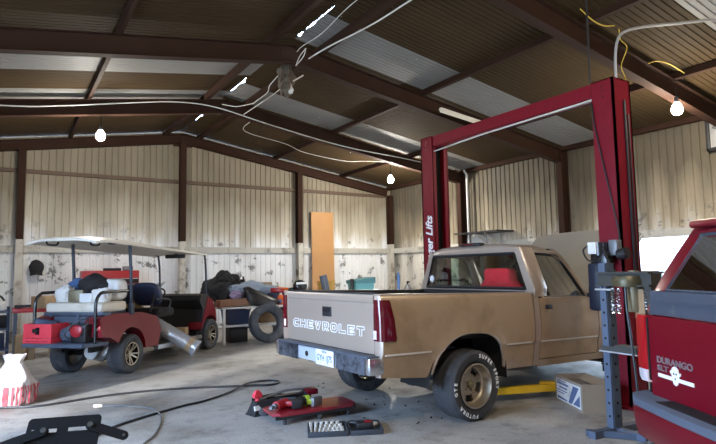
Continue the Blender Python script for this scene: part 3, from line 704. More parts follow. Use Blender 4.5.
# ------------------------------------------------------------------ two-post lift
LF = thing('two_post_lift', 'crimson two-post vehicle lift standing over the tan pickup', 'vehicle lift', (5.6, 5.14, 0))
def lift_column(y0, open_dir, txt):
    """C-section column, open side towards open_dir (+1/-1 along y); local x 0..0.33"""
    o = open_dir; H = 3.60; W = .27; D = .33
    mb = MB(); yb_ = y0 - o * W / 2; yo_ = y0 + o * W / 2
    mb.box((D / 2, yb_ + o * .012, H / 2), (D, .024, H))
    for x in (.012, D - .012): mb.box((x, y0, H / 2), (.024, W, H))
    for x in (.045, D - .045): mb.box((x, yo_ - o * .012, H / 2), (.07, .024, H))
    mb.box((D / 2, y0, H - .006), (D, W, .012))
    c = mb.build('lift_column', 'crimson', LF, smooth=0)
    mb = MB(); mb.box((D / 2, y0 - o * .02, .012), (D + .16, W + .12, .024)); mb.build('base_plate', 'crimson', c)
    mb = MB(); mb.box((D / 2, y0 - o * .06, H / 2), (D - .06, .10, H - .1)); mb.build('inner_channel', 'dark', c)
    mb = MB()
    for z in (3.52, 3.47, 3.40): mb.cyl((-.001, y0 - .01, z), (-.012, y0 - .01, z), .009, n=6)
    mb.build('bolt', 'chrome', c)
    if txt:
        mb = MB(); q = Matrix(((0, 0, -1), (0, -1, 0), (1, 0, 0)))  # text x -> +z ; text y -> +y ; normal -> -x
        q = Matrix((Vector((0, 0, 1)), Vector((0, 1, 0)), Vector((-1, 0, 0)))).transposed().to_4x4(); q.translation = Vector((-.002, y0 - .03, 1.74))
        mb.text('Challenger Lifts', q, .215, shear=.28, extr=.001, bold=.006, width=1.18); mb.build('column_lettering', 'paint_white', c, smooth=0, label='white slanted lettering up the column')
    # carriage with two yellow arms
    cg = MB(); cg.box((D / 2, yo_ - o * .02, .42), (D - .10, .16, .64), bevel=.01); cg.box((D / 2, yo_ + o * .09, .16), (.34, .14, .12), bevel=.01); cg = cg.build('lift_carriage', 'crimson', c)
    return c, yo_
cR, yR = lift_column(3.58 - 5.14, 1, False)
cL, yL = lift_column(6.665 - 5.14, -1, True)
def lift_arm(cn, a, b, c):
    mb = MB(); mb.bar(a, b, .10, .10); mb.bar(Vector(a) * .35 + Vector(b) * .65, c, .075, .075); am = mb.build('lift_arm', 'yellow', cn)
    mb = MB(); cc = Vector(c); mb.cyl(cc + V(0, 0, -.04), cc + V(0, 0, .05), .06, n=16); mb.cyl(cc + V(0, 0, .05), cc + V(0, 0, .07), .075, n=16); mb.build('arm_pad', 'black', am)
lift_arm(cR, (.10, yR + .09, .13), (-.25, yR + .70, .12), (-1.02, yR + .84, .12)); lift_arm(cR, (.26, yR + .09, .13), (.95, yR + .55, .13), (1.30, yR + .85, .13))
lift_arm(cL, (.10, yL - .09, .13), (-.45, yL - .46, .13), (-.82, yL - .75, .13)); lift_arm(cL, (.26, yL - .09, .13), (.95, yL - .55, .13), (1.2, yL - .85, .13))
mb = MB(); mb.box((.10, 0, 3.515), (.16, 6.53 - 3.715 + .0, .16)); mb.box((.10, 0, 3.51), (.10, 6.53 - 3.715, .175)); OB = mb.build('overhead_beam', 'crimson', LF, smooth=0)
mb = MB(); mb.tube([(.05, yL + .0, 3.36), (.05, .4, 3.40), (.05, yR, 3.42)], .011, 6); mb.build('shutoff_bar', 'wire_white', LF, label='pale bar under the overhead beam')
mb = MB(); mb.tube([(-.02, yR - .012, 3.36), (-.016, yR - .03, 3.1), (-.016, yR - .25, 1.88), (-.03, yR - .26, 1.6)], .010, 6); mb.tube([(.18, yR - .285, 3.35), (.18, yR - .285, .3)], .014, 6); mb.tube([(.24, yR - .285, 3.2), (.245, yR - .285, .3)], .010, 6); mb.build('lift_cable', 'hose', LF)
# power unit on the near column
y0 = 3.58 - 5.14
PU = MB(); PU.box((-.10, y0 + .04, 1.56), (.16, .20, .20), bevel=.02); PU.cyl((-.12, y0 + .05, 1.62), (-.12, y0 + .05, 1.76), .085, n=20); PU = PU.build('power_unit', 'gloss_black', LF)
mb = MB(); mb.box((-.12, y0 + .09, 1.28), (.14, .18, .52), bevel=.03); mb.build('oil_tank', 'tank_navy', PU)
mb = MB(); mb.box((-.20, y0 + .085, 1.70), (.05, .10, .13), bevel=.008); mb.build('switch_box', 'white', PU, label='white switch box')
mb = MB(); mb.box((-.06, y0 - .09, 1.70), (.10, .10, .17), bevel=.01); mb.build('capacitor_box', 'steel', PU)
mb = MB(); mb.cyl((-.08, y0 - .14, 1.62), (-.08, y0 - .24, 1.64), .06, n=14); mb.build('valve_block', 'black', PU)
mb = MB(); mb.tube([(-.16, y0 + .0, 1.72), (-.20, y0 - .06, 1.62), (-.2, y0 - .14, 1.46), (-.12, y0 - .22, 1.36)], .013, 7, smooth=6); mb.tube([(-.2, y0 + .13, 1.74), (-.22, y0 + .19, 1.68), (-.2, y0 + .16, 1.58), (-.18, y0 + .08, 1.55)], .010, 6, smooth=6); mb.build('hydraulic_hose', 'black', PU)

# ------------------------------------------------------------------ shop press
SP = thing('shop_press', 'blue-grey steel shop press in front of the near lift column', 'press', (4.675, 3.045, 0), -.08)
mb = MB(); H = 1.53
mb.box((-.055, 0, H / 2), (.022, .065, H)); mb.box((0, .028, H / 2), (.10, .018, H)); mb.box((0, -.028, H / 2), (.10, .018, H)); u = mb.build('upright', 'bluesteel', SP)
mb = MB()
for i in range(11): mb.cyl((-.0655, -.0, .16 + i * .115), (-.0675, 0, .16 + i * .115), .012, n=10)
for i in range(11): mb.cyl((0, -.0371, .16 + i * .115), (0, -.039, .16 + i * .115), .014, n=10)
mb.build('pin_hole', 'dark', u)
mb = MB(); mb.box((-.055, -.44, H / 2 - .05), (.022, .065, H - .1)); mb.box((0, -.412, H / 2 - .05), (.10, .018, H - .1)); mb.box((0, -.468, H / 2 - .05), (.10, .018, H - .1)); mb.build('upright', 'dark_steel', SP)
mb = MB(); mb.box((0, .0, .03), (.62, .07, .06)); mb.box((0, -.44, .03), (.62, .07, .06)); mb.box((.0, -.25, .03), (.07, .62, .06)); mb.bar((-.28, .09, .03), (.28, -.55, .03), .05); mb.build('press_foot', 'bluesteel', SP)
for x in (-.06, .06):
    mb = MB(); mb.box((x, -.22, 1.385), (.02, .52, .11)); mb.box((x * 1.3, -.22, 1.44), (.06, .52, .015)); mb.box((x * 1.3, -.22, 1.33), (.06, .52, .015)); mb.build('top_crossbeam', 'dark_steel', SP)
for x in (-.075, .075):
    mb = MB(); mb.box((x, -.22, .76), (.02, .52, .045)); mb.build('press_bed', 'dark_steel', SP)
mb = MB(); mb.bar((-.08, .06, .735), (-.08, -.52, .735), .012); mb.build('bed_pin', 'alu', SP)
mb = MB(); mb.bar((-.08, .07, 1.29), (-.08, -.1, 1.29), .016); mb.build('bed_pin', 'alu', SP)
mb = MB(); mb.lathe([(0, 1.10), (.075, 1.10), (.08, 1.12), (.08, 1.36), (.04, 1.38), (.04, 1.46), (0, 1.46)], (0, -.27, 0), 'z', 24); jk = mb.build('hydraulic_jack', 'olive', SP)
mb = MB(); mb.lathe([(.09, 1.33), (.14, 1.32), (.15, 1.37), (.13, 1.415), (.09, 1.415)], (-.03, -.25, 0), 'z', 24); mb.build('jack_collar', 'dark_olive', jk)
for i, yy in enumerate((-.09, -.15, -.42)):
    mb = MB(); mb.tube([(.017 * math.cos(k * .8) - .06, yy + .017 * math.sin(k * .8), 1.30 - k * .0032) for k in range(70)], .0045, 5); mb.build('return_spring', 'chrome', SP)
mb = MB(); mb.box((-.02, -.34, 1.17), (.05, .10, .26), bevel=.01); mb.build('press_ram_plate', 'wood', SP, label='brown press block')
mb = MB(); mb.box((-.03, -.25, .79), (.12, .30, .02)); mb.build('press_plate', 'dark_steel', SP)
mb = MB(); mb.tube([(-.12, -.27, 1.32), (-.13, -.28, 1.15), (-.14, -.31, .9), (-.13, -.33, .55), (-.12, -.34, .28), (-.16, -.42, .14), (-.2, -.44, .08)], .011, 7, smooth=6); mb.build('press_hose', 'hose', SP)

# ------------------------------------------------------------------ cardboard box beside the column
BX = thing('cardboard_box', 'open cardboard box with blue printed panel on floor by lift column', 'box', (5.02, 3.62, 0), math.atan2(-.468, .887))
bw, bl, bh = .36, .62, .29   # x: right face, y: left face
def bxp(mb, x0, x1, y0, y1, z0, z1): mb.box(((x0 + x1) / 2, (y0 + y1) / 2, (z0 + z1) / 2), (x1 - x0, y1 - y0, z1 - z0))
mb = MB(); tt = .008
bxp(mb, 0, tt, 0, bl, 0, bh); bxp(mb, bw - tt, bw, 0, bl, 0, bh); bxp(mb, tt, bw - tt, 0, tt, 0, bh); bxp(mb, tt, bw - tt, bl - tt, bl, 0, bh); bxp(mb, tt, bw - tt, tt, bl - tt, 0, tt)
mb.build('box_body', 'box_card', BX, smooth=0)
mb = MB(); mb.bar((tt, tt, bh), (tt + .06, .0 + .01, bh + .004), .005, .005); mb.faces([V(tt, .01, bh), V(tt, bl - .01, bh), V(.13, bl - .04, bh - .07), V(.13, .04, bh - .07)], [(0, 1, 2, 3)]); mb.build('box_flap', 'box_card', BX)
mb = MB(); mb.faces([V(bw, .01, bh), V(bw, bl - .01, bh), V(bw - .12, bl - .03, bh - .05), V(bw - .12, .03, bh - .05)], [(0, 1, 2, 3)]); mb.build('box_flap', 'box_card', BX)
mb = MB(); mb.faces([V(-.002, .03, .03), V(-.002, bl - .03, .03), V(-.002, bl - .03, bh - .03), V(-.002, .03, bh - .03)], [(0, 1, 2, 3)]); pr_ = mb.build('printed_panel', 'white_dirty', BX, flip=False)
mb = MB()
mb.faces([V(-.004, .05, .05), V(-.004, .20, .05), V(-.004, .05, .17)], [(0, 1, 2)]); mb.faces([V(-.004, .06, .24), V(-.004, .19, .24), V(-.004, .31, .045), V(-.004, .23, .045)], [(0, 1, 2, 3)])
mb.faces([V(-.004, .33, .045), V(-.004, .57, .045), V(-.004, .57, .075), V(-.004, .35, .06)], [(0, 1, 2, 3)])
for i, (a, b, z, h) in enumerate(((.36, .57, .235, .012), (.30, .57, .205, .02), (.33, .52, .165, .016), (.33, .57, .135, .010), (.40, .57, .11, .01))):
    mb.faces([V(-.004, a, z), V(-.004, b, z), V(-.004, b, z + h), V(-.004, a, z + h)], [(0, 1, 2, 3)])
mb.build('printed_artwork', 'inkblue', pr_, smooth=0, flip=False)
mb = MB(); mb.box((.18, .33, .12), (.24, .42, .2), bevel=.01); tag(mb.build('parts_carton', 'steel'), 'grey carton packed inside the open cardboard box', 'carton', loc=(5.02 + .0, 3.62 + .0, .01), rz=math.atan2(-.468, .887))

# ------------------------------------------------------------------ maroon SUV
SV = thing('suv', 'maroon suv parked tail-on at the right edge of the photo', 'car', (3.405, 1.475, 0), math.atan2(-.497, .868))
def loop_panel(mb, pts3, th): pass
# lower body as one lofted hull, rear face at x=0
def ring(x, wl, zl, zu, top=.0):
    return [V(x, -wl, zl), V(x, -wl - .03, zl + .2), V(x, -wl - .04, (zl + zu) / 2), V(x, -wl - .02, zu - .08), V(x, -wl + .03, zu), V(x, wl - .03, zu), V(x, wl + .02, zu - .08), V(x, wl + .04, (zl + zu) / 2), V(x, wl + .03, zl + .2), V(x, wl, zl)]
mb = MB(); mb.loft([ring(.03, .79, .56, 1.20), ring(.08, .85, .50, 1.20), ring(.4, .87, .44, 1.20), ring(2.6, .88, .40, 1.18), ring(3.3, .87, .40, 1.13), ring(4.3, .83, .42, 1.06), ring(4.75, .70, .46, .95)])
mb.build('body', 'maroon', SV, smooth=50)
# greenhouse: dark glass band, roof, pillars
def gring(x0, x1, x2, w0, w1, z0, z1):
    pass
def gh(z):  # half width and rear x of the glasshouse at height z
    t = (z - 1.20) / .60; return .86 - .13 * t, .02 + .34 * max(0, t) ** 1.25
rings = []
for z in (1.20, 1.32, 1.45, 1.58, 1.70):
    w, xr_ = gh(z); t = (z - 1.2) / .6; xf_ = 3.05 - .85 * t
    rings.append([V(xr_, -w + .06, z), V(xr_, w - .06, z), V(xr_ + .09, w - .008, z), V(xf_ - .05, w - .008, z), V(xf_, w - .1, z), V(xf_, -w + .1, z), V(xf_ - .05, -w + .008, z), V(xr_ + .09, -w + .008, z)])
mb = MB(); mb.loft(rings, cap=False); mb.build('side_glass', 'glass_dark', SV, smooth=50)
mb = MB(); mb.box((1.6, 0, 1.0), (2.2, 1.5, .5), bevel=.1); mb.box((.75, 0, 1.28), (.16, 1.3, .5), (0, -.1, 0), bevel=.06); mb.build('cabin_interior', 'black', SV)
mb = MB()
def roofS(u, v):
    t = v * 2 - 1; a = abs(t); x = .28 + u * 1.95; w = .775 - .03 * u
    return V(x, t * w, 1.815 - .05 * a ** 2 - .075 * max(0, (a - .8) / .2) ** 2 - .06 * max(0, (.12 - u) / .12) ** 2 - .08 * max(0, (u - .8) / .2) ** 2)
mb.grid(roofS, 16, 22); thicken(mb.bm, (0, 0, -.05)); mb.build('roof', 'maroon', SV, smooth=50)
for s in (-1, 1):
    mb = MB(); rr = []
    for z in (1.17, 1.3, 1.45, 1.58, 1.70, 1.77):
        w, x = gh(z); rr.append([V(x - .012, s * (w - .165), z), V(x - .012, s * (w - .02), z), V(x + .02, s * (w + .035), z), V(x + .17, s * (w + .02), z), V(x + .17, s * (w - .02), z), V(x + .05, s * (w - .165), z)])
    mb.loft(rr); mb.build('rear_pillar', 'maroon', SV, smooth=50)
    for x0, x1 in ((1.25, 1.35), (2.05, 2.15)):
        mb = MB(); mb.loft([[V(x0, s * (gh(z)[0] + .004), z), V(x1, s * (gh(z)[0] + .004), z), V(x1, s * (gh(z)[0] - .03), z), V(x0, s * (gh(z)[0] - .03), z)] for z in (1.18, 1.45, 1.72)]); mb.build('side_pillar', 'maroon', SV)
    mb = MB(); mb.loft([[V(x, s * y, z) for x, z in ((0, 0), (1, 0))] for y in (0, 1)] if False else [[V(3.10 - .9 * t - .04, s * (.85 - .13 * t), 1.18 + .6 * t), V(3.10 - .9 * t + .04, s * (.85 - .13 * t), 1.18 + .6 * t), V(3.10 - .9 * t + .04, s * (.78 - .13 * t), 1.18 + .6 * t), V(3.10 - .9 * t - .04, s * (.78 - .13 * t), 1.18 + .6 * t)] for t in (0, .5, 1)]); mb.build('windscreen_pillar', 'maroon', SV)
# liftgate
mb = MB(); mb.loft([[V(x, y, z) for y, z in ((-.80, .60), (.80, .60), (.82, .85), (.82, 1.12), (.80, 1.155), (-.80, 1.155), (-.82, 1.12), (-.82, .85))] for x in (-.012, .05)]); LG = mb.build('liftgate', 'maroon', SV, smooth=30)
mb = MB(); mb.loft([[V(x, y, z) for y, z in ((-.80, 1.165), (.80, 1.165), (.775, 1.325), (-.775, 1.325))] for x in (.0, .06)]); mb.box((-.002, 0, 1.255), (.02, 1.45, .010)); mb.build('window_band', 'greyband', LG, label='dusty grey band under the rear window')
q = [V(gh(z)[1] - .016, s * (gh(z)[0] - .105), z) for s, z in ((-1, 1.33), (1, 1.33), (1, 1.70), (-1, 1.70))]
q = [V(v.x, v.y * (1 - .055 / abs(v.y)), v.z) for v in q]
mb = MB(); mb.faces(q + [v + V(.006, 0, 0) for v in q], [(0, 1, 2, 3), (7, 6, 5, 4)]); mb.build('rear_window', 'glass_dark', LG, smooth=0)
mb = MB(); mb.tube(q, .012, 6, closed=True); mb.build('rear_window_seal', 'greyband', LG)
mb = MB(); mb.box((.30, 0, 1.765), (.16, 1.30, .05), (0, .12, 0), bevel=.02); mb.build('roof_spoiler', 'maroon', SV)
for s in (-1, 1):
    mb = MB(); mb.loft([[V(-.035, s * (.82 + o), z), V(-.035, s * (.915 + o), z), V(.0, s * (.955 + o), z), V(.16, s * (.945 + o), z), V(.16, s * .85, z), V(.03, s * .80, z)] for z, o in ((.78, 0), (.95, .004), (1.12, 0), (1.155, -.02))]); tl = mb.build('tail_lamp', 'lens_bright', SV, smooth=45)
    mb = MB(); mb.loft([[V(-.036, s * (.82 + o), z), V(-.036, s * (.91 + o), z), V(.0, s * (.95 + o), z), V(.15, s * .93, z), V(.15, s * .85, z), V(.03, s * .80, z)] for z, o in ((.70, -.03), (.73, -.005), (.78, 0))]); mb.build('reverse_lens', 'lens_white', tl, smooth=45, label='pale lens at the foot of the tail lamp')
    mb = MB(); mb.box((-.016, s * .807, .91), (.012, .012, .56)); mb.build('gate_gap', 'dark', LG)
# badge lettering: text runs from the car's left to its right, seen from behind
def ts(x, y, z): q = R4.copy(); q.translation = Vector((x, y, z)); return q
mb = MB(); mb.text('DURANGO', ts(-.014, .535, .865), .060, extr=.002, bold=.0015, width=.37); mb.text('SLT', ts(-.014, .66, .812), .05, extr=.002, bold=.0015, width=.12); mb.build('badge_lettering', 'badge_grey', LG, smooth=0)
mb = MB(); mb.box((-.015, .53, .765), (.004, .37, .024))
sk = [(0, -.06), (.022, -.05), (.032, -.022), (.038, .004), (.056, .02), (.046, .034), (.036, .03), (.032, .05), (.01, .062), (-.015, .058), (-.032, .048), (-.036, .026), (-.054, .03), (-.056, .014), (-.036, 0), (-.03, -.025), (-.022, -.048)]
mb.prism([(y, z) for y, z in sk], lambda p: V(-.018, .525 + p[0], .785 + p[1]), lambda p: V(-.013, .525 + p[0], .785 + p[1])); bd = mb.build('gate_sticker', 'paint_white', LG, smooth=0, label='white emblem sticker on a bar')
mb = MB()
for y, z in ((.537, .80), (.513, .801)): mb.cyl((-.0182, y, z), (-.0195, y, z), .007, n=10)
mb.box((-.019, .525, .77), (.002, .008, .014)); mb.build('emblem_marks', 'greyband', bd, smooth=0)
# bumper
mb = MB(); pf = [(-.17, .88), (-.19, .80)]
def bring(z, o): return [V(.25, -.945 + o, z), V(.05, -.955 + o, z), V(-.10, -.90 + o, z), V(-.165 + o, -.76, z), V(-.185 + o, -.3, z), V(-.185 + o, .3, z), V(-.165 + o, .76, z), V(-.10, .90 - o, z), V(.05, .955 - o, z), V(.25, .945 - o, z)]
mb.loft([bring(.34, .05), bring(.40, .015), bring(.47, 0), bring(.56, 0)]); BU = mb.build('rear_bumper', 'maroon', SV, smooth=40)
mb = MB(); mb.loft([bring(.56, -.004), bring(.605, .0), bring(.617, .018)]); sp_ = mb.build('bumper_pad', 'steppad', BU, smooth=40)
mb = MB()
for i in range(6): mb.box((-.125 + i * .022, 0, .619), (.008, 1.15, .008))
mb.build('step_groove', 'black', sp_)
for x in (.95, 3.90):
    for s in (-1, 1):
        w = bpy.data.objects.new('wheel', None); C.objects.link(w); w.parent = SV; w.location = (x, s * .80, .36); w.rotation_euler = (0, 0, 0 if s < 0 else PI)
        tyre_mb(.36, .25, .2, n=72).build('tyre', 'rubber', w)
        mb = MB(); mb.lathe([(.2, -.09), (.205, -.105), (.19, -.105), (.18, -.06), (.05, -.05), (0, -.06), (0, .06), (.2, .09)], n=36); mb.build('rim', 'alu', w)
        mb = MB()
        mb.lathe([(.41, -.12), (.41, .05), (.38, .05), (.38, -.12)], n=36); mb.build('wheel_arch', 'black', w)
# ------------------------------------------------------------------ golf cart
CA = math.atan2(.714, .70)
GC = thing('golf_cart', 'red stretched golf cart with cream canopy and a loaded rear seat', 'golf cart', (1.17, 9.41, 0), CA)
def cart_pt(x, y, z): return V(1.17 + x * math.cos(CA) - y * math.sin(CA), 9.41 + x * math.sin(CA) + y * math.cos(CA), z)
for x in (.10, 2.72):
    for s in (-1, 1):
        w = bpy.data.objects.new('wheel', None); C.objects.link(w); w.parent = GC; w.location = (x, s * .49, .295); w.rotation_euler = (0, 0, 0 if s < 0 else PI)
        tyre_mb(.295, .27, .175, n=72).build('tyre', 'old_rubber', w)
        mb = MB(); mb.lathe([(.176, -.10), (.182, -.115), (.165, -.118), (.155, -.06), (.03, -.05), (0, -.05), (0, .06), (.176, .10)], n=36); rm = mb.build('rim', 'gloss_black', w)
        mb = MB()
        for k in range(10):
            a = 2 * PI * k / 10 + (.09 if k % 2 else -.09); ca, sa = math.cos(a), math.sin(a)
            mb.bar((.035 * ca, -.070, .035 * sa), (.160 * ca, -.108, .160 * sa), .022, .010, up=(0, 1, 0))
        mb.lathe([(.158, -.119), (.176, -.121), (.176, -.114), (.158, -.112)], n=36); mb.lathe([(0, -.085), (.035, -.08), (.04, -.06), (0, -.06)], n=16)
        mb.build('wheel_spokes', 'rim_gold', rm)
# rear body shell with wheel arches
def cart_side(poly, s, y_in, y_out, top=.85):
    mb = MB(); mb.prism(poly, lambda p: V(p[0], s * y_in, p[1]), lambda p: V(p[0], s * (y_out - .05 * max(0, (p[1] - .62) / .25)), p[1])); return mb
pr = [(-.60, .62), (-.42, .60)] + arch(.10, .365, 152, 20, 14, .33) + [(.46, .34), (.82, .33), (.90, .60), (.86, .80), (.45, .90), (-.38, .93), (-.56, .88)]
mb = MB()
for s in (-1, 1): mb.prism(pr, lambda p: V(p[0], s * .30, p[1]), lambda p: V(p[0], s * (.60 - .06 * max(0, (p[1] - .62) / .25)), p[1]))
RB = mb.build('rear_body', 'cart_red', GC, smooth=30)
mb = MB(); mb.box((.3, 0, .72), (1.5, .62, .26), bevel=.02); mb.build('seat_box', 'black', GC)
for s in (-1, 1):
    mb = MB(); mb.box((-.585, s * .50, .735), (.03, .13, .085), bevel=.012); tl = mb.build('tail_lamp', 'lens_bright', RB)
    mb = MB(); mb.box((-.602, s * .50, .735), (.012, .05, .04), bevel=.006); mb.build('reverse_lens', 'lens_white', tl)
    mb = MB(); mb.box((1.60, s * .55, .285), (1.5, .09, .075), bevel=.012); mb.build('side_sill', 'alu', GC)
mb = MB(); mb.box((1.70, 0, .30), (1.5, 1.02, .04)); mb.box((2.38, 0, .36), (.3, 1.0, .05), (0, -.6, 0)); mb.build('floor_panel', 'black', GC)
# front cowl
mb = MB()
for s in (-1, 1): mb.prism([(2.34, .42), (2.42, .48)] + arch(2.72, .34, 152, 35, 10, .33) + [(2.99, .60), (2.95, .74), (2.80, .98), (2.62, 1.03), (2.52, .80)], lambda p: V(p[0], s * .28, p[1]), lambda p: V(p[0], s * .57, p[1]))
mb.loft([[V(x, y, z) for x, z in ((2.55, .80), (2.66, 1.02), (2.82, 1.0), (3.02, .76), (3.08, .52), (3.0, .4), (2.6, .6))] for y in (-.30, .30)])
mb.build('front_cowl', 'cart_red', GC, smooth=30)
mb = MB(); mb.loft([[V(x, y, z) for x, z in ((2.30, .98), (2.36, 1.07), (2.60, 1.10), (2.72, 1.02), (2.55, .62), (2.45, .40), (2.38, .40), (2.44, .80))] for y in (-.56, -.2, .2, .56)]); DS = mb.build('dashboard', 'black', GC, smooth=30)
mb = MB(); mb.lathe([(.17 + .014 * math.cos(2 * PI * i / 8), .014 * math.sin(2 * PI * i / 8)) for i in range(8)], axis='z', n=24); mb.box((0, 0, 0), (.33, .04, .015)); mb.cyl((0, 0, 0), (0, 0, -.3), .02)
mb.build('steering_wheel', 'gloss_black', GC, xf=lambda v: Euler((0, -.75, 0)).to_matrix() @ v + V(2.12, .26, 1.10))
# seats
for y in (-.27, .27):
    mb = MB(); mb.box((1.2, y, .84), (.52, .50, .15), bevel=.05, seg=3); mb.build('seat_cushion', 'blackcloth', GC)
    mb = MB(); mb.blob((1.05, y, 1.16), (.22, .52, .40), .0, power=.62, sub=4); sb = mb.build('seat_back', 'navy', GC, xf=lambda v: V(v.x - .35 * (v.z - 1.0), v.y, v.z), label='dark navy seat back')
    for o_ in (.2, -.2): mb = MB(); mb.tube([(.77, y + o_, .88), (.85, y + o_, 1.04), (.91, y + o_, 1.2)], .018, 8); mb.build('seat_bracket', 'black', sb)
mb = MB(); mb.tube([(1.2, -.55, .86), (1.22, -.57, 1.03), (1.05, -.58, 1.08), (.80, -.56, 1.08)], .017, 8, smooth=5); mb.build('arm_bar', 'black', GC)
mb = MB(); mb.box((-.20, -.03, 1.03), (.56, .98, .145), bevel=.045, seg=3); mb.build('rear_seat_cushion', 'cream', GC)
mb = MB(); mb.box((-.40, -.03, .94), (.12, 1.04, .05), bevel=.008); mb.box((-.46, 0, .86), (.03, .96, .09)); mb.box((-.1, 0, .93), (.5, .9, .06)); mb.build('rear_seat_frame', 'slate', GC)
mb = MB()
for y in (-.38, -.1, .35): mb.bar((-.47, y, .92), (-.50, y, .53), .05, .03)
mb.box((-.60, .03, .535), (.40, .98, .04), bevel=.01); mb.bar((-.80, -.46, .525), (-.80, .52, .525), .05); mb.bar((-.80, -.45, .525), (-.35, -.50, .51), .05); mb.build('foot_tray', 'slate', GC)
for y, x0 in ((.50, -.62), (-.50, -.62)):
    mb = MB(); mb.tube([(x0, y, .54), (x0, y, .9), (x0 + .01, y, 1.12), (x0 + .10, y, 1.235), (x0 + .25, y, 1.25), (.12, y, 1.25), (.20, y, 1.24)], .023, 8, smooth=5); mb.tube([(.18, y, 1.25), (.22, y, .88)], .02, 8); mb.build('grab_rail', 'gloss_black', GC)
# canopy
def canopy(u, v):
    x = -.72 + u * 3.37; t = v * 2 - 1; a = abs(t)
    z = 2.045 - .13 * u + .055 * math.sin(PI * min(1, u * 1.6 + .12)) * (1 - a ** 3) - .035 * a ** 4
    r = max(0, (.06 - u) / .06); z -= .03 * r * r
    w = .63 - .06 * max(0, (.1 - u) / .1) ** 2 - .05 * max(0, (u - .9) / .1) ** 2
    return V(x, t * w + .02, z)
mb = MB(); mb.grid(canopy, 26, 20); thicken(mb.bm, (0, 0, -.035)); RF = mb.build('canopy', 'roof_cream', GC, smooth=50)
for pts in ([(-.50, .45), (-.26, .45)], [(-.12, .0), (.10, .0)], [(-.40, -.50), (-.18, -.50)]):
    (xa, ya), (xb, yb_) = pts; zt = 2.005
    mb = MB(); mb.tube([(xa, ya, zt + .03), (xa + .03, ya, zt - .035), (xb - .03, yb_, zt - .035), (xb, yb_, zt + .03)], .014, 7, smooth=4); mb.build('canopy_handle', 'black', RF)
for y in (-.52, .50):
    mb = MB(); mb.tube([(.18, y, .88), (.16, y, 1.5), (.12, y, 1.95), (.12, y, 2.0)], .024, 8); mb.box((.18, y, .97), (.09, .07, .18), bevel=.01); mb.build('rear_strut', 'strut_dark', GC)
    mb = MB(); mb.tube([(2.64, y, 1.0), (2.62, y, 1.55), (2.56, y, 1.86), (2.5, y, 1.885), (2.3, y, 1.905)], .020, 8, smooth=4); mb.build('front_strut', 'strut_dark', GC)
mb = MB(); mb.box((2.32, -.02, 1.84), (.05, .42, .075), bevel=.015); mb.bar((2.34, -.02, 1.87), (2.36, -.02, 1.93), .03); mb.build('rear_view_mirror', 'black', GC)
# running gear
mb = MB(); mb.tube([(.10, -.42, .30), (.10, .42, .30)], .04, 10); mb.bar((-.4, -.25, .42), (2.9, -.25, .40), .06, .09); mb.bar((-.4, .25, .42), (2.9, .25, .40), .06, .09); mb.tube([(2.72, -.4, .3), (2.72, .4, .3)], .03, 8); AX = mb.build('chassis', 'black', GC)
mb = MB(); mb.blob((.05, -.12, .33), (.34, .30, .30), .16, seed=4, sub=3); mb.cyl((.0, -.12, .34), (-.26, -.16, .36), .10, n=16); mb.box((-.1, -.32, .36), (.14, .10, .16), (.3, .2, 0), bevel=.02); mb.build('differential', 'alu', AX)
mb = MB()
for y in (-.34, .34): mb.tube([(.1 + .05 * math.cos(k * .7), y + .05 * math.sin(k * .7), .33 + k * .004) for k in range(60)], .009, 6)
mb.build('coil_spring', 'steel', AX)

# ---- what the cart carries
def on_cart(o, label, cat, x, y, z, rz=0, group=None): return tag(o, label, cat, group, cart_pt(x, y, z), CA + rz)
# red crate
t = thing('plastic_crate', 'bright red plastic crate on the rear foot tray of the golf cart', 'crate', cart_pt(-.62, .29, .556), CA)
mb = MB(); w_, d_, h_ = .36, .46, .27
mb.box((0, 0, .01), (w_, d_, .02))
for s in (-1, 1):
    for z in (.05, .10, .245): mb.box((s * (w_ / 2 - .006), 0, z), (.014, d_, .042 if z < .2 else .05)); mb.box((0, s * (d_ / 2 - .006), z), (w_, .014, .042 if z < .2 else .05))
    for i in range(6): mb.box((s * (w_ / 2 - .008), -d_ / 2 + .02 + i * (d_ - .04) / 5, h_ / 2), (.012, .035 if i in (0, 5) else .014, h_)); mb.box((-w_ / 2 + .02 + i * (w_ - .04) / 5, s * (d_ / 2 - .008), h_ / 2), (.035 if i in (0, 5) else .014, .012, h_))
    mb.box((s * (w_ / 2 - .004), s * -.12, .17), (.01, .14, .13)); mb.box((s * (w_ / 2 - .004), s * .12, .17), (.01, .15, .13))
    mb.box((0, s * (d_ / 2 - .004), .17), (w_ * .86, .010, .12))
mb.build('crate_body', 'crate_red', t, smooth=0)
mb = MB(); mb.box((-w_ / 2 - .004, .03, .175), (.008, .09, .055)); mb.build('crate_handle_hole', 'dark', t)
mb = MB(); mb.box((0, 0, .15), (.22, .3, .24), (.2, .1, .3), bevel=.02); on_cart(mb.build('battery_box', 'navy'), 'dark blue box poking out of the red crate', 'box', -.58, .34, .60, .3)
mb = MB(); mb.blob((0, 0, .10), (.22, .24, .22), .2, seed=2, sub=3, power=.7); on_cart(mb.build('charger_case', 'slate'), 'dark blue-grey case on foot tray right of the red crate', 'case', -.58, -.08, .556)
t = thing('battery_charger', 'black boxed charger with red face on the foot tray beside tail lamp', 'charger', cart_pt(-.60, -.30, .556), CA)
mb = MB(); mb.box((0, 0, .125), (.24, .24, .25), bevel=.02); mb.build('case', 'black', t)
mb = MB(); mb.blob((-.135, .02, .17), (.05, .2, .17), .1, seed=9, sub=3); mb.build('front_panel', 'tool_red', t)
mb = MB(); mb.tube([(-.14, -.06, .1), (-.20, -.16, .20), (-.16, -.2, .32), (-.1, -.08, .33), (-.16, .06, .26), (-.2, .14, .12), (-.14, .06, .04)], .010, 6, smooth=6); mb.build('lead', 'hose', t)
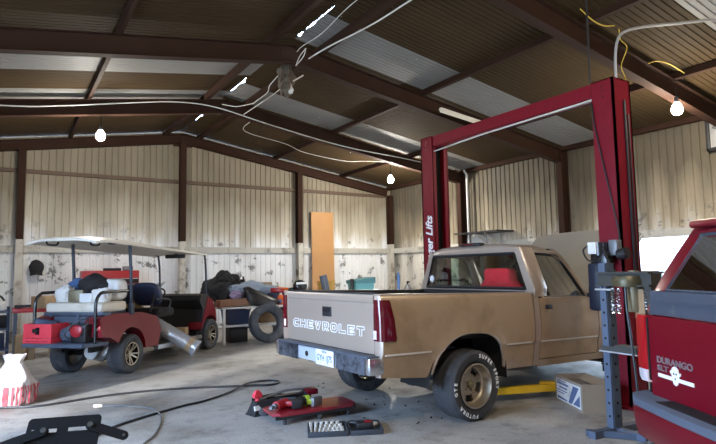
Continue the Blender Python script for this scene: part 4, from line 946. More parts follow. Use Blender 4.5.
mb = MB(); mb.blob((0, 0, .17), (.40, .46, .36), .16, seed=5, sub=4); on_cart(mb.build('black_bag', 'blackcloth'), 'black bag heaped on the cream rear seat of the golf cart', 'bag', -.10, -.08, 1.17)
t = thing('white_jug', 'white rounded plastic jug on rear seat beside the black bag', 'jug', cart_pt(.02, -.32, 1.105), CA)
mb = MB(); mb.blob((0, 0, .17), (.30, .36, .33), .0, sub=4, power=.55); mb.build('body', 'white', t)
mb = MB(); mb.cyl((0, .05, .31), (0, .05, .36), .035); mb.build('cap', 'tool_red', t)
mb = MB(); mb.box((-.16, 0, .13), (.012, .30, .02), bevel=.003); mb.build('strap', 'black', t)
mb = MB(); mb.blob((0, 0, .10), (.22, .24, .26), .30, 4, seed=71, power=.6, floor=0); on_cart(mb.build('paper_bag', 'white_dirty'), 'crumpled white paper bag near the left end of the cream seat', 'bag', -.26, .30, 1.105, .2)
mb = MB(); mb.box((0, 0, .09), (.16, .22, .18), bevel=.01); on_cart(mb.build('olive_tin', 'olive'), 'olive brown tin in the middle of the cream rear seat', 'tin', -.28, .06, 1.105, .2)
mb = MB(); mb.box((0, 0, .065), (.14, .22, .13), bevel=.008); on_cart(mb.build('white_carton', 'white'), 'small white carton on cream seat in front of the black bag', 'carton', -.38, -.20, 1.105, -.1)
mb = MB(); mb.blob((0, 0, .0), (.16, .24, .20), .30, 4, seed=73, power=.6, rot=.4); on_cart(mb.build('paper_packet', 'white_dirty'), 'tilted pale packet leaning below the white jug', 'packet', -.34, -.38, 1.20)
mb = MB(); mb.blob((0, 0, .08), (.34, .40, .2), .22, seed=11, floor=0); on_cart(mb.build('lilac_rag', 'purple'), 'lilac rag bunched beside the black bag on the seat', 'rag', -.02, .26, 1.105)
mb = MB(); mb.blob((0, 0, .07), (.36, .34, .24), .2, seed=12, floor=-.03); on_cart(mb.build('blue_rag', 'bluecloth'), 'blue and white rag on top of the lilac rag', 'rag', .06, .28, 1.27)
mb = MB(); mb.box((0, 0, .11), (.3, .30, .22), bevel=.01); on_cart(mb.build('tan_carton', 'card'), 'tan carton on red stand seen behind the left grab rail', 'carton', 0, 0, 0)
bpy.data.objects['tan_carton'].location = (.62, 11.75, .915)
# film roll lying across the floor of the cart
a_, b_ = cart_pt(1.18, -.22, .68), cart_pt(1.42, -.98, .19)
t = thing('film_roll', 'clear plastic-wrapped roll sticking out of the golf cart side', 'roll', a_)
dv = b_ - a_
mb = MB(); n_ = 24; rings = []
for i in range(n_ + 1):
    f = i / n_; c_ = dv * f; ax = dv.normalized(); u_ = ax.orthogonal().normalized(); w_ = ax.cross(u_)
    r_ = .125 * (1 + .05 * noise.noise(V(i * .9, 0, 0))) * (1 if f < .86 else 1 + (f - .86) * 1.6)
    rings.append([c_ + (u_ * math.cos(k * 2 * PI / 28) + w_ * math.sin(k * 2 * PI / 28)) * r_ * (1 + .06 * noise.noise(V(i * .7, k * .9, 3))) for k in range(28)])
mb.loft(rings); mb.build('wrapped_tube', 'film', t, smooth=60)
mb = MB(); mb.cyl(dv * .80, dv * .90, .134, n=24); mb.build('end_band', 'card', t, label='tan band near the lower end')
mb = MB(); mb.box((0, 0, .08), (.26, .2, .16), bevel=.006); on_cart(mb.build('tan_box', 'card'), 'small tan box on the golf cart floor behind the dashboard', 'box', 2.02, -.34, .33, .3)
mb = MB(); mb.box((0, 0, .10), (.3, .24, .2), bevel=.02); on_cart(mb.build('red_toolbox', 'tool_red'), 'red box on the golf cart floor between seat and dashboard', 'box', 1.62, .2, .33)
mb = MB(); mb.box((0, 0, .05), (.2, .3, .1), bevel=.004); on_cart(mb.build('flat_carton', 'card'), 'flat carton on the front bench of the golf cart', 'carton', 1.12, .06, .925, .4)
# ------------------------------------------------------------------ along the back wall
t = thing('tool_chest', 'red tool chest with dark drawers behind the golf cart', 'tool chest', (2.12, 14.42, 0))
mb = MB(); mb.box((0, 0, .86), (1.26, .46, 1.48), bevel=.01); mb.build('body', 'tool_red', t)
for i, z in enumerate((1.36, 1.22, 1.08, .92, .72, .48, .26)):
    for x, w_ in ((-.22, .76), (.40, .42)):
        mb = MB(); mb.box((x, -.238, z), (w_, .02, .115 if i < 4 else .18), bevel=.004); d = mb.build('drawer', 'black', t)
        mb = MB(); mb.box((x, -.255, z + (.045 if i < 4 else .075)), (w_ - .02, .018, .016)); mb.build('drawer_handle', 'alu', d)
for x in (-.52, .52):
    for y in (-.15, .15):
        mb = MB(); mb.cyl((x - .02, y, .06), (x + .02, y, .06), .06, n=16); mb.box((x, y, .11), (.06, .08, .04)); mb.build('caster', 'black', t)
for i, (x, y, d, m_, nm, lb) in enumerate(((-.35, 0, (.38, .2, .05), 'white', 'paper_stack', 'white papers lying on top of the red tool chest'), (.05, .03, (.40, .14, .06), 'blackcloth', 'tool_roll', 'black tool roll lying on the red tool chest'), (.40, -.02, (.22, .18, .10), 'steel', 'drill_case', 'grey case at the right end of the red tool chest'))):
    mb = MB(); mb.box((0, 0, d[2] / 2), d, bevel=.012); tag(mb.build(nm, m_), lb, nm.split('_')[1], loc=(2.12 + x, 14.42 + y, 1.602))
t = thing('hat', 'black cap hanging on the back wall above golf cart', 'hat', (.60, 14.86, 1.70))
mb = MB(); mb.blob((0, -.09, .0), (.30, .18, .34), .06, seed=21, power=.9); mb.build('crown', 'blackcloth', t)
mb = MB(); mb.grid(lambda u, v: V((v - .5) * .25, -.12 - .10 * u * math.cos((v - .5) * 2.4), -.05 - .11 * u - .05 * abs(v - .5)), 6, 12); thicken(mb.bm, (0, .006, -.006)); mb.build('brim', 'blackcloth', t)
mb = MB(); mb.tube([(0, .06, .2), (0, -.06, .2), (0, -.08, .165)], .006, 6); mb.build('hook', 'steel', t)
# orange board and things leaning near it
mb = MB(); mb.box((0, 0, 1.66), (.77, .02, 3.32)); tag(mb.build('plywood_panel', 'plywood', xf=lambda v: V(v.x, v.y + .022 * v.z, v.z)), 'tall orange-brown panel leaning against the back wall', 'panel', loc=(8.21, 14.76, 0))
t = thing('rolled_board', 'dark grey board leaning left of the yellow tub', 'board', (7.02, 12.36, 0)); mb = MB(); mb.box((-.02, 0, .70), (.20, .05, 1.42), (0, -.22, 0), bevel=.008); mb.build('panel', 'slate', t)
mb = MB(); mb.box((-.03, -.03, .7), (.03, .012, 1.38), (0, -.22, 0)); mb.build('edge_strip', 'steel', t)
t = thing('yellow_tub', 'ochre yellow tub in front of the orange-brown panel', 'tub', (7.15, 12.75, 0))
mb = MB(); mb.lathe([(0, .9), (.20, .9), (.235, 1.22), (.245, 1.225), (.245, 1.245), (.225, 1.245), (.19, .93), (0, .93)], axis='z', n=28); mb.build('tub', 'ochre', t)
mb = MB(); mb.lathe([(0, 0), (.29, 0), (.29, .03), (.28, .88), (.29, .90), (0, .90)], axis='z', n=28); mb.build('drum_stand', 'steel', t)
t = thing('teal_bin', 'teal plastic bin with slanted lid near the back corner', 'bin', (8.12, 12.55, 0))
mb = MB(); mb.loft([[V(x, y, z) for x, y in ((-.28 + k, -.22 + k), (.28 - k, -.22 + k), (.28 - k, .22 - k), (-.28 + k, .22 - k))] for z, k in ((0, .05), (1.16, 0))]); mb.build('bin_body', 'teal', t)
mb = MB(); mb.loft([[V(x, y, z) for x, z in ((-.32, 1.16), (-.32, 1.24), (.31, 1.32), (.31, 1.16))] for y in (-.25, .25)]); mb.build('bin_lid', mat('dark_teal', (.05, .17, .18), .5), t)
mb = MB(); mb.cyl((-.36, -.1, 1.0), (-.34, -.1, 1.28), .05); mb.build('bin_handle', 'black', t)
mb = MB(); mb.cyl((0, 0, 0), (.05, .1, 1.42), .038, n=12); tag(mb.build('blue_pole', 'bluecloth'), 'bright blue pole standing near the back corner', 'pole', loc=(9.30, 12.4, 0))
t = thing('gas_valve', 'small dark bottle valve showing above the tailgate right of the blue pole', 'gas bottle', (9.75, 12.6, 0)); mb = MB(); mb.lathe([(0, 0), (.11, 0), (.115, .05), (.115, .95), (.05, 1.06), (.03, 1.08), (0, 1.08)], axis='z', n=20); mb.build('bottle', 'steel', t)
mb = MB(); mb.cyl((0, 0, 1.08), (0, 0, 1.18), .025); mb.box((.03, 0, 1.15), (.09, .04, .04)); mb.build('valve', 'black', t)
# work table
T = thing('work_table', 'white framed steel table loaded with a heap by the back wall', 'table', (5.2, 11.62, 0))
mb = MB(); mb.box((0, 0, .755), (2.72, .70, .035), bevel=.004); mb.build('table_top', 'white_dirty', T)
for x in (-1.31, 1.31):
    for y in (-.31, .31):
        mb = MB(); mb.box((x, y, .37), (.05, .05, .735)); mb.build('leg', 'white_dirty', T)
mb = MB(); mb.box((0, -.31, .38), (2.58, .035, .04)); mb.box((0, .31, .38), (2.58, .035, .04)); mb.box((0, 0, .385), (2.58, .62, .015)); mb.build('lower_shelf', 'white_dirty', T)
ty = 11.62
def onT(o, label, cat, x, y, z=.7735, rz=0): return tag(o, label, cat, None, (x, y, z), rz)
mb = MB(); mb.box((0, 0, .075), (.66, .40, .15), (0, -.04, 0), bevel=.01); onT(mb.build('brown_case', 'brownbox'), 'brown case at the left front of the loaded table', 'case', 4.12, 11.50, .79)
mb = MB(); mb.blob((0, 0, .16), (.62, .5, .62), .28, seed=31, floor=-.05); mb.blob((.12, .0, .38), (.35, .35, .40), .3, seed=32); onT(mb.build('black_jacket', 'blackcloth'), 'black jacket piled at the left end of the loaded table', 'jacket', 3.86, 11.72, .95)
mb = MB(); mb.blob((0, 0, .12), (.40, .35, .44), .3, seed=35, floor=-.1); onT(mb.build('black_sack', 'leather'), 'peaked black sack behind the brown case on the table', 'sack', 4.20, 11.78, 1.10)
mb = MB(); mb.blob((0, 0, .1), (.95, .42, .34), .2, seed=36, floor=-.14); onT(mb.build('grey_jeans', 'denim'), 'pale grey-blue jeans heaped in the middle of the table', 'jeans', 4.52, 11.72, 1.02, .2)
mb = MB(); mb.blob((0, 0, .08), (.66, .36, .26), .25, seed=37, floor=-.1); onT(mb.build('blue_cloth', 'denim'), 'pale blue cloth heaped behind the black saddle', 'cloth', 5.00, 11.80, 1.0, -.2)
mb = MB(); mb.loft([[V(-.38 + .76 * u, d_ * y, b_ + z * h_) for y, z in ((-1, 0), (-1.05, .5), (-.7, .95), (0, 1.05), (.7, .95), (1.05, .5), (1, 0))] for u, d_, b_, h_ in ((0, .12, .14, .26), (.12, .17, .05, .36), (.3, .20, .0, .34), (.6, .2, .0, .24), (.85, .17, .0, .16), (1, .10, .01, .09))]); onT(mb.build('black_saddle', 'leather', smooth=60), 'shiny black motorcycle saddle sloping to the right on the table', 'saddle', 4.76, 11.42, .775)
t = thing('orange_bottle', 'bright orange bottle at the front of the loaded table', 'bottle', (5.235, 11.42, .7735)); mb = MB(); mb.lathe([(0, 0), (.065, 0), (.07, .02), (.07, .16), (.045, .215), (.03, .22), (0, .22)], axis='z', n=20); mb.build('body', 'orange', t)
mb = MB(); mb.cyl((0, 0, .22), (0, 0, .26), .026, n=14); mb.build('cap', 'white', t); mb = MB(); mb.grid(lambda u, v: V(.0712 * math.sin(-.9 + 1.2 * u - .3), -.0712 * math.cos(-.9 + 1.2 * u - .3), .03 + .09 * v), 6, 1); mb.build('label_patch', 'inkblue', t)
mb = MB(); mb.box((0, 0, .05), (.30, .18, .10), (0, .1, .2), bevel=.02); onT(mb.build('red_grinder', 'tool_red'), 'red power tool behind the orange bottle', 'tool', 5.24, 11.66, 1.03)
mb = MB(); mb.box((0, 0, .13), (.5, .26, .26), bevel=.03); onT(mb.build('dark_toolbox', 'navy'), 'dark blue box under the red power tool', 'box', 5.25, 11.74, .7735)
mb = MB(); mb.blob((0, 0, .15), (.34, .3, .40), .2, seed=41, floor=0); onT(mb.build('dark_green_bag', mat('dark_green', (.02, .05, .05), .8)), 'dark green bag at the table end next to the tailgate', 'bag', 5.62, 11.6, .7735)
mb = MB(); mb.box((0, 0, .05), (.22, .16, .10), bevel=.01); onT(mb.build('tan_tin', 'card'), 'tan tin on top of the heap behind the red power tool', 'tin', 5.08, 11.86, 1.17)
t = thing('motor_helmet', 'black and white helmet showing past the tailgate corner', 'helmet', (5.76, 11.50, 1.0)); mb = MB(); mb.blob((0, 0, .16), (.34, .28, .30), .0, sub=4); mb.build('shell', 'gloss_black', t)
mb = MB(); mb.loft([[V(.175 * math.sin(a) * k, -.145 * math.cos(a) * k, .16 + z) for k, z in ((1.0, .05), (1.03, .05), (1.03, .10), (.96, .10))] for a in [-.9 + i * .2 for i in range(10)]]); mb.build('visor', 'white', t)
mb = MB(); mb.box((0, 0, .112), (.34, .3, .224), bevel=.01); onT(mb.build('black_carton', 'black'), 'black carton under the black and white helmet', 'carton', 5.78, 11.50)
mb = MB(); mb.blob((0, 0, .05), (.26, .24, .2), .25, seed=61, floor=-.03); onT(mb.build('lilac_cloth', 'purple'), 'lilac cloth between the black jacket and the grey-blue jeans', 'cloth', 4.20, 11.48, .97)
t = thing('cable_coil', 'coil of dark cable hanging over the brown case on the table', 'cable', (4.42, 11.40, .95)); mb = MB(); mb.tube([((.09 + .012 * (k // 16)) * math.cos(k * PI / 8), -.02 * (k // 16), (.09 + .012 * (k // 16)) * math.sin(k * PI / 8)) for k in range(48)], .012, 6); mb.build('coil', 'rubber', t)
mb = MB(); mb.box((0, 0, .03), (.26, .2, .06), (0, .12, .3), bevel=.004); onT(mb.build('white_booklet', 'white'), 'white booklet lying behind the pale blue cloth', 'booklet', 4.86, 11.86, 1.15)
mb = MB(); mb.box((0, 0, .04), (.3, .14, .08), (.1, .1, -.3), bevel=.015); onT(mb.build('orange_strap', 'orange'), 'orange strap box beside the red power tool on the heap', 'box', 5.42, 11.72, 1.06)
mb = MB(); mb.cyl((0, 0, 0), (0, 0, .10), .06, n=14); mb.box((.02, 0, .13), (.03, .03, .06)); onT(mb.build('black_tin', 'black'), 'little black tin on the very top of the heap', 'tin', 4.5, 11.86, 1.25)
for i, (x, d, h, m_, lb) in enumerate(((4.25, .5, .30, 'navy', 'dark blue tub on the lower shelf left of the tyre'), (4.95, .46, .22, 'wood', 'wooden crate on the lower shelf seen through the tyre'), (5.6, .5, .28, 'black', 'black tub on the lower shelf near the truck'))):
    mb = MB(); mb.loft([[V(x_ * k, y_ * k, z) for x_, y_ in ((-d / 2, -.22), (d / 2, -.22), (d / 2, .22), (-d / 2, .22))] for z, k in ((0, .88), (h, 1))]); mb.box((0, 0, h), (d + .03, .47, .02), bevel=.005); tag(mb.build(('storage_tub', 'wooden_crate', 'storage_tub')[i], m_), lb, ('tub', 'crate', 'tub')[i], loc=(x, ty, .393))
for x, w_, h, m_, nm, lb in ((4.3, .4, .3, 'black', 'black_tub', 'black tub on the floor under the loaded table'), (5.5, .5, .26, 'slate', 'grey_tub', 'slate tub on floor under the table right of the tyre')):
    mb = MB(); mb.box((0, 0, h / 2), (w_, .4, h), bevel=.02); mb.box((0, 0, h), (w_ + .03, .43, .03), bevel=.008); tag(mb.build(nm, m_), lb, 'tub', loc=(x, 11.72, 0))
t = thing('spare_tyre', 'bare grey tyre leaning on the front of the loaded table', 'tyre', (4.77, 11.08, 0)); ob = tyre_mb(.405, .22, .235, n=96).build('tyre', 'old_rubber', t, xf=lambda v: Euler((-.17, 0, 0)).to_matrix() @ V(v.x, v.y, v.z) + V(0, 0, .418))
mb = MB(); mb.lathe([(.238, -.08), (.246, -.088), (.25, -.07), (.25, .07), (.246, .088), (.238, .08)], n=48); mb.build('bead', 'rubber', t, xf=lambda v: Euler((-.17, 0, 0)).to_matrix() @ V(v.x, v.y, v.z) + V(0, 0, .418))
# left edge: red stand, blue rack, wooden blocks, sacks
t = thing('red_stand', 'red topped steel stand left of the golf cart', 'stand', (.50, 12.0, 0)); mb = MB(); mb.box((0, 0, .88), (.75, .7, .07), bevel=.01); mb.build('top', 'tool_red', t)
for x in (-.32, .32):
    for y in (-.3, .3): mb = MB(); mb.box((x, y, .425), (.05, .05, .85)); mb.build('leg', 'slate', t)
mb = MB(); mb.box((-.1, -.15, .955), (.4, .06, .05)); mb.box((-.28, -.1, .95), (.12, .2, .06)); mb.build('clamp', 'black', t)
t = thing('blue_rack', 'dark blue steel rack at the left edge of the photo', 'rack', (-.25, 12.6, 0))
for x in (-.32, .32):
    for y in (-.25, .25): mb = MB(); mb.box((x, y, .46), (.05, .05, .92)); mb.build('leg', 'navy', t)
for z in (.14, .52, .84): mb = MB(); mb.box((0, 0, z), (.70, .56, .04)); mb.build('shelf', 'bluesteel', t)
for z, x, d, m_, nm, lb in ((.862, .12, (.3, .3, .16), 'white_dirty', 'white_bin', 'white bin on top of the dark blue rack'), (.542, .1, (.4, .35, .22), 'black', 'black_case', 'black case on the middle shelf of the dark blue rack'), (.162, .05, (.45, .4, .26), 'navy', 'navy_case', 'navy case on the bottom shelf of the dark blue rack')):
    mb = MB(); mb.box((0, 0, d[2] / 2), d, bevel=.02); tag(mb.build(nm, m_), lb, nm.split('_')[1], loc=(-.25 + x, 12.6, z))
mb = MB(); mb.tube([(-.05, -.1, .01), (.0, -.08, .10), (.12, -.05, .14), (.24, 0, .10), (.3, .05, .02)], .02, 8, smooth=5); tag(mb.build('black_strap', 'rubber'), 'black hose end arched over the white bin', 'hose', loc=(-.30, 12.6, 1.022))
for i, (x, y, w_, h, a, lb) in enumerate(((.26, 11.62, .16, .46, .2, 'taller wooden block standing beside the blue rack'), (.43, 11.72, .14, .34, -.1, 'shorter wooden block standing beside the red stand'))):
    mb = MB(); mb.box((0, 0, h / 2), (w_, .14, h), bevel=.006); tag(mb.build('wood_block', 'wood'), lb, 'block', loc=(x, y, 0), rz=a)
mb = MB(); mb.box((0, 0, .30), (.52, .05, .60), bevel=.004); mb.box((0, -.035, .1), (.52, .02, .05)); mb.box((0, -.035, .5), (.52, .02, .05)); tag(mb.build('wood_pallet_board', 'wood'), 'pale wooden boards on edge behind the red crate', 'boards', loc=(.98, 11.75, 0))
def sack(name, label, loc, w, d, h, seed, rz, lean):
    t = thing(name, label, 'sack', loc, rz)
    def f(u, v):
        a = u * 2 * PI; k = (1 - .08 * v) if v < .42 else max(.40, .966 - .62 * ((v - .42) / .45) ** .9)
        if v < .06: k *= .88 + 2 * v
        e = .62 if v < .6 else .62 + .3 * (v - .6)
        cx = math.copysign(abs(math.cos(a)) ** e, math.cos(a)); cy = math.copysign(abs(math.sin(a)) ** e, math.sin(a))
        r = 1 + .16 * noise.noise(V(cx * 2 + seed, cy * 2, v * 4)) + .09 * noise.noise(V(cx * 5, cy * 5 + seed, v * 8))
        flat = 1 if v < .6 else 1 - .6 * (v - .6) / .4
        return V(cx * w / 2 * k * r * (1.0 if v < .86 else 1 + (v - .86) * 2.4) + lean * v, cy * d / 2 * k * r * flat, h * v + (.02 * noise.noise(V(cx * 3, seed, 1)) if v > .9 else 0))
    mb = MB(); mb.grid(f, 64, 40); bmesh.ops.remove_doubles(mb.bm, verts=mb.bm.verts, dist=1e-5); mb.build('bag_body', 'sack', t, smooth=60)
    sb = MB()
    for i in range(64):
        if i % 2 == 0:
            u0, u1 = i / 64, (i + .9) / 64
            pts = []
            for j in range(9):
                v = .04 + j * .045
                for uu in (u0, u1):
                    p = f(uu, v); n_ = V(p.x - lean * v, p.y, 0).normalized(); pts.append(p + n_ * .011)
            sb.faces(pts, [(2 * j, 2 * j + 1, 2 * j + 3, 2 * j + 2) for j in range(8)])
    sb.build('printed_stripes', 'brownpad', t, smooth=0, label='red printed stripes')
    return t
sack('feed_sack', 'white and red striped paper sack pinched at its top on the floor', (.10, 7.80, 0), .50, .36, .58, 3, -.5, .03)
sack('feed_sack', 'second paper sack at the left photo edge half behind the striped one', (-.30, 8.0, 0), .46, .36, .50, 8, .4, -.03)
mb = MB(); mb.box((0, 0, .0), (.34, .22, .05), (.3, .5, .3), bevel=.01); tag(mb.build('brown_board', 'brownbox'), 'brown scrap propped on the sack at the left photo edge', 'scrap', loc=(-.2, 7.9, .47))
# right wall: shelf, conduit pipe, boxed fan
t = thing('wall_shelf', 'thin dark shelf on a pale bracket high on the right wall above cab', 'shelf', (10.55, 10.35, 0))
mb = MB(); mb.box((0, 0, 2.44), (.62, 1.55, .035)); mb.build('shelf_board', 'black', t)
mb = MB(); mb.bar((.30, .1, 2.12), (-.2, .1, 2.42), .03); mb.bar((.3, -.25, 2.12), (-.2, -.25, 2.42), .03); mb.box((.31, -.08, 2.25), (.03, .45, .36)); mb.box((-.1, .0, 2.36), (.5, .05, .06)); mb.bar((.0, -.1, 2.42), (.05, -.35, 2.1), .03); mb.build('bracket', 'girt_pale', t)
mb = MB(); mb.box((.28, .42, 2.27), (.06, .55, .20), bevel=.01); mb.build('backing_panel', 'white_dirty', t)
mb = MB(); mb.tube([(0, 0, -.35), (0, 0, 3.75), (-.0, .1, 3.9)], .032, 8); tag(mb.build('conduit_pipe', 'white_dirty'), 'pale conduit pipe running down the right wall by the brown post', 'pipe', loc=(10.72, 11.05, .35))
t = thing('wall_fan', 'square pale framed fan high on the right wall at photo edge', 'fan', (10.80, 4.50, 3.93))
mb = MB()
for s in (-1, 1): mb.box((0, s * .34, 0), (.12, .06, .74), bevel=.01); mb.box((0, 0, s * .34), (.12, .74, .06), bevel=.01)
mb.build('fan_frame', 'black', t)
mb = MB(); mb.box((.02, 0, 0), (.06, .62, .62)); mb.build('fan_panel', 'alu', t)
mb = MB()
for k in range(4):
    a = k * PI / 2 + .4; mb.bar((-.03, .05 * math.cos(a), .05 * math.sin(a)), (-.03, .26 * math.cos(a), .26 * math.sin(a)), .13, .012, up=(1, .3, 0))
mb.build('fan_blades', 'steel', t)
# ------------------------------------------------------------------ floor things in front
CR = thing('creeper', 'red padded mechanic creeper lying on floor behind the tailgate', 'creeper', (2.72, 5.22, 0), -.07)
mb = MB(); mb.loft([[V(x, y, z) for x, y in ((-.46, -.14), (-.40, -.19), (.40, -.19), (.46, -.14), (.46, .14), (.40, .19), (-.40, .19), (-.46, .14))] for z in (.085, .115)]); mb.bm.normal_update(); PADm = mb.build('pad', 'pad_red', CR)
mb = MB(); mb.box((0, -.175, .075), (.88, .025, .035)); mb.box((0, .175, .075), (.88, .025, .035))
for x in (-.40, 0, .40): mb.box((x, 0, .075), (.03, .36, .03))
mb.build('frame', 'black', CR)
for x in (-.34, .03, .36):
    for y in (-.16, .16):
        w = MB(); w.cyl((x - .012, y, .032), (x + .012, y, .032), .032, n=16); w.box((x, y, .058), (.035, .02, .03)); w.build('caster', 'rubber', CR)
mb = MB(); mb.box((.20, .0, .118), (.4, .22, .006), bevel=.002); mb.build('worn_patch', 'white_dirty', PADm, label='pale worn patch') if False else mb.bm.free()
def local(t, x, y, z): return V(t.location.x + x * math.cos(t.rotation_euler.z) - y * math.sin(t.rotation_euler.z), t.location.y + x * math.sin(t.rotation_euler.z) + y * math.cos(t.rotation_euler.z), z)
# things on the creeper
t = thing('cordless_drill', 'cordless drill with lime green collar lying on the red creeper', 'drill', local(CR, -.06, -.03, .116), .1)
mb = MB(); mb.cyl((-.12, .03, .05), (.02, .03, .05), .042, .048, 16); mb.build('motor_body', 'black', t)
mb = MB(); mb.cyl((.0, .03, .05), (.05, .03, .05), .052, n=16); mb.box((.03, -.03, .05), (.07, .10, .05), (0, 0, -.5), bevel=.012); mb.build('collar', 'lime', t)
mb = MB(); mb.box((.08, -.07, .05), (.13, .06, .09), (0, 0, .2), bevel=.012); mb.build('battery', 'steel', t)
mb = MB(); mb.cyl((-.12, .03, .05), (-.17, .03, .05), .022, n=12); mb.build('chuck', 'alu', t)
t = thing('impact_wrench', 'dark red air impact wrench at the left end of the creeper', 'wrench', local(CR, -.33, -.02, .116), .5)
mb = MB(); mb.cyl((-.08, 0, .05), (.09, 0, .05), .045, n=16); mb.box((.06, -.07, .05), (.05, .13, .05), (0, 0, .3), bevel=.015); mb.build('wrench_body', 'tool_red', t)
mb = MB(); mb.cyl((-.08, 0, .05), (-.12, 0, .05), .03, n=12); mb.box((-.14, 0, .05), (.05, .03, .03)); mb.build('anvil', 'steel', t)
t = thing('second_drill', 'dark cordless driver lying behind the impact wrench on creeper', 'driver', local(CR, -.20, .06, .116), -.3)
mb = MB(); mb.cyl((-.10, 0, .045), (.06, 0, .045), .042, n=14); mb.box((.05, -.07, .045), (.05, .13, .05), bevel=.012); mb.build('driver_body', 'slate', t); mb = MB(); mb.box((.05, -.14, .05), (.11, .06, .09), bevel=.01); mb.build('battery', 'black', t)
# floor jack behind the creeper
t = thing('floor_jack', 'low black floor jack with a red nose behind the creeper', 'jack', (2.62, 5.62, 0), -.15)
mb = MB()
for s in (-1, 1): mb.loft([[V(x, s * y, z) for x, z in ((-.34, .04), (-.34, .14), (-.1, .17), (.34, .10), (.34, .04))] for y in (.10, .115)])
mb.box((0, 0, .07), (.5, .2, .03)); mb.build('jack_frame', 'black', t)
mb = MB(); mb.bar((-.2, 0, .13), (.26, 0, .15), .07, .05); mb.cyl((.26, 0, .14), (.26, 0, .18), .06, n=16); mb.build('lift_arm', 'gloss_black', t)
mb = MB(); mb.tube([(-.3, 0, .13), (.0, .02, .20), (.32, .05, .19)], .014, 8, smooth=4); mb.build('handle', 'steel', t)
mb = MB(); mb.box((.30, .02, .17), (.14, .16, .06), bevel=.015); mb.build('saddle', 'maroon', t)
for x in (-.28, .28):
    for s in (-1, 1): w = MB(); w.cyl((x, s * .12, .04), (x, s * .15, .04), .04, n=16); w.build('wheel', 'steel', t)
t = thing('jack_stand', 'small white and black stand with a red top left of the creeper', 'stand', (2.30, 5.62, 0), .2)
mb = MB(); mb.loft([[V(x * k, y * k, z) for x, y in ((-.08, -.08), (.08, -.08), (.08, .08), (-.08, .08))] for z, k in ((.0, 1), (.02, 1), (.14, .5))]); mb.box((0, 0, .008), (.18, .18, .015)); mb.build('base', 'black', t)
mb = MB(); mb.box((-.03, -.06, .08), (.09, .02, .05), (-.3, 0, 0)); mb.build('label_plate', 'white', t); mb = MB(); mb.cyl((0, 0, .13), (0, 0, .18), .022, n=12); mb.loft([[V(x * k, y * k, z) for x, y in ((-.05, -.03), (.05, -.03), (.05, .03), (-.05, .03))] for z, k in ((.17, .8), (.20, 1), (.25, .35))]); mb.build('top', 'crate_red', t)
# socket set case, open
t = thing('socket_case', 'open grey socket set case full of sockets on the floor', 'tool case', (2.35, 4.54, 0), math.atan2(-.30, .61))
def tray(mb, x0, x1, y0, y1, h):
    mb.box(((x0 + x1) / 2, (y0 + y1) / 2, .008), (x1 - x0, y1 - y0, .016))
    for x in (x0, x1): mb.box((x, (y0 + y1) / 2, h / 2), (.014, y1 - y0, h), bevel=.004)
    for y in (y0, y1): mb.box(((x0 + x1) / 2, y, h / 2), (x1 - x0, .014, h), bevel=.004)
mb = MB(); tray(mb, 0, .36, .02, .34, .05); lo = mb.build('case_tray', 'case_dark', t)
mb = MB(); tray(mb, .385, .68, .02, .34, .045); mb.build('case_lid', 'case_dark', t)
mb = MB(); mb.box((.372, .18, .02), (.02, .30, .02)); mb.build('case_hinge', 'black', t)
for r in range(4):
    for i in range(9 - r):
        s_ = .011 + .0016 * r + .0006 * i; sm = MB(); x = .025 + i * (.036 + .005 * r); y = .06 + r * .075
        sm.lathe([(s_ * .55, .018), (s_ * .55, .05 + .006 * r), (s_, .05 + .006 * r), (s_, .018)], (x, y, 0), 'z', 12); tag_ = sm.build('socket', 'trim_bright', None)
        tag_.parent = None; tag(tag_, 'bright steel socket standing in the open grey socket case', 'socket', 'sockets in the open case', loc=t.location, rz=t.rotation_euler.z)
t2 = thing('ratchet_driver', 'dark driver with a red label lying in the case lid', 'driver', local(t, .53, .2, .017), t.rotation_euler.z)
mb = MB(); mb.box((0, 0, .03), (.16, .12, .06), bevel=.015); mb.cyl((-.05, .02, .04), (-.13, .06, .04), .02, n=12); mb.build('driver_body', 'black', t2); mb = MB(); mb.box((.03, -.01, .061), (.07, .06, .004)); mb.build('label_patch', 'tool_red', t2)
mb = MB(); mb.box((0, 0, .008), (.10, .08, .016), bevel=.004); tag(mb.build('white_sheet_note', 'white'), 'small white packet in the case lid corner', 'packet', loc=local(t, .63, .30, .017), rz=.3)
# hoses
hose = [(-.6, 7.75), (0.0, 7.61), (.39, 7.44), (1.03, 7.54), (1.62, 7.5), (2.19, 7.31), (2.60, 7.10), (2.83, 7.0), (3.01, 6.90), (3.17, 6.98), (3.17, 7.13), (2.98, 7.21), (2.72, 7.04), (2.43, 6.80), (2.01, 6.52), (1.69, 6.41), (.98, 6.0), (.65, 5.58), (.35, 5.0)]
hz = [.013] * len(hose); hz[11] = .016; hz[12] = .036; hz[13] = .016
mb = MB(); mb.tube([(x, y, z) for (x, y), z in zip(hose, hz)], .013, 8, smooth=8); tag(mb.build('air_hose', 'hose'), 'long black air hose looping across the concrete floor', 'hose')
t = thing('power_lead', 'thin grey cable with a white plug on the concrete floor', 'cable', (0, 0, 0))
mb = MB(); mb.tube([(x, y, .010 if i != 3 else .038) for i, (x, y) in enumerate(((.98, 6.99), (1.12, 6.9), (1.24, 6.8), (1.41, 6.36), (1.40, 6.0), (1.23, 5.49), (1.09, 5.26), (.9, 4.9)))], .009, 7, smooth=8); mb.build('cable', 'cable', t)
mb = MB(); mb.cyl((.98, 6.99, .014), (.90, 7.05, .014), .014, n=12); mb.build('plug', 'white', t)
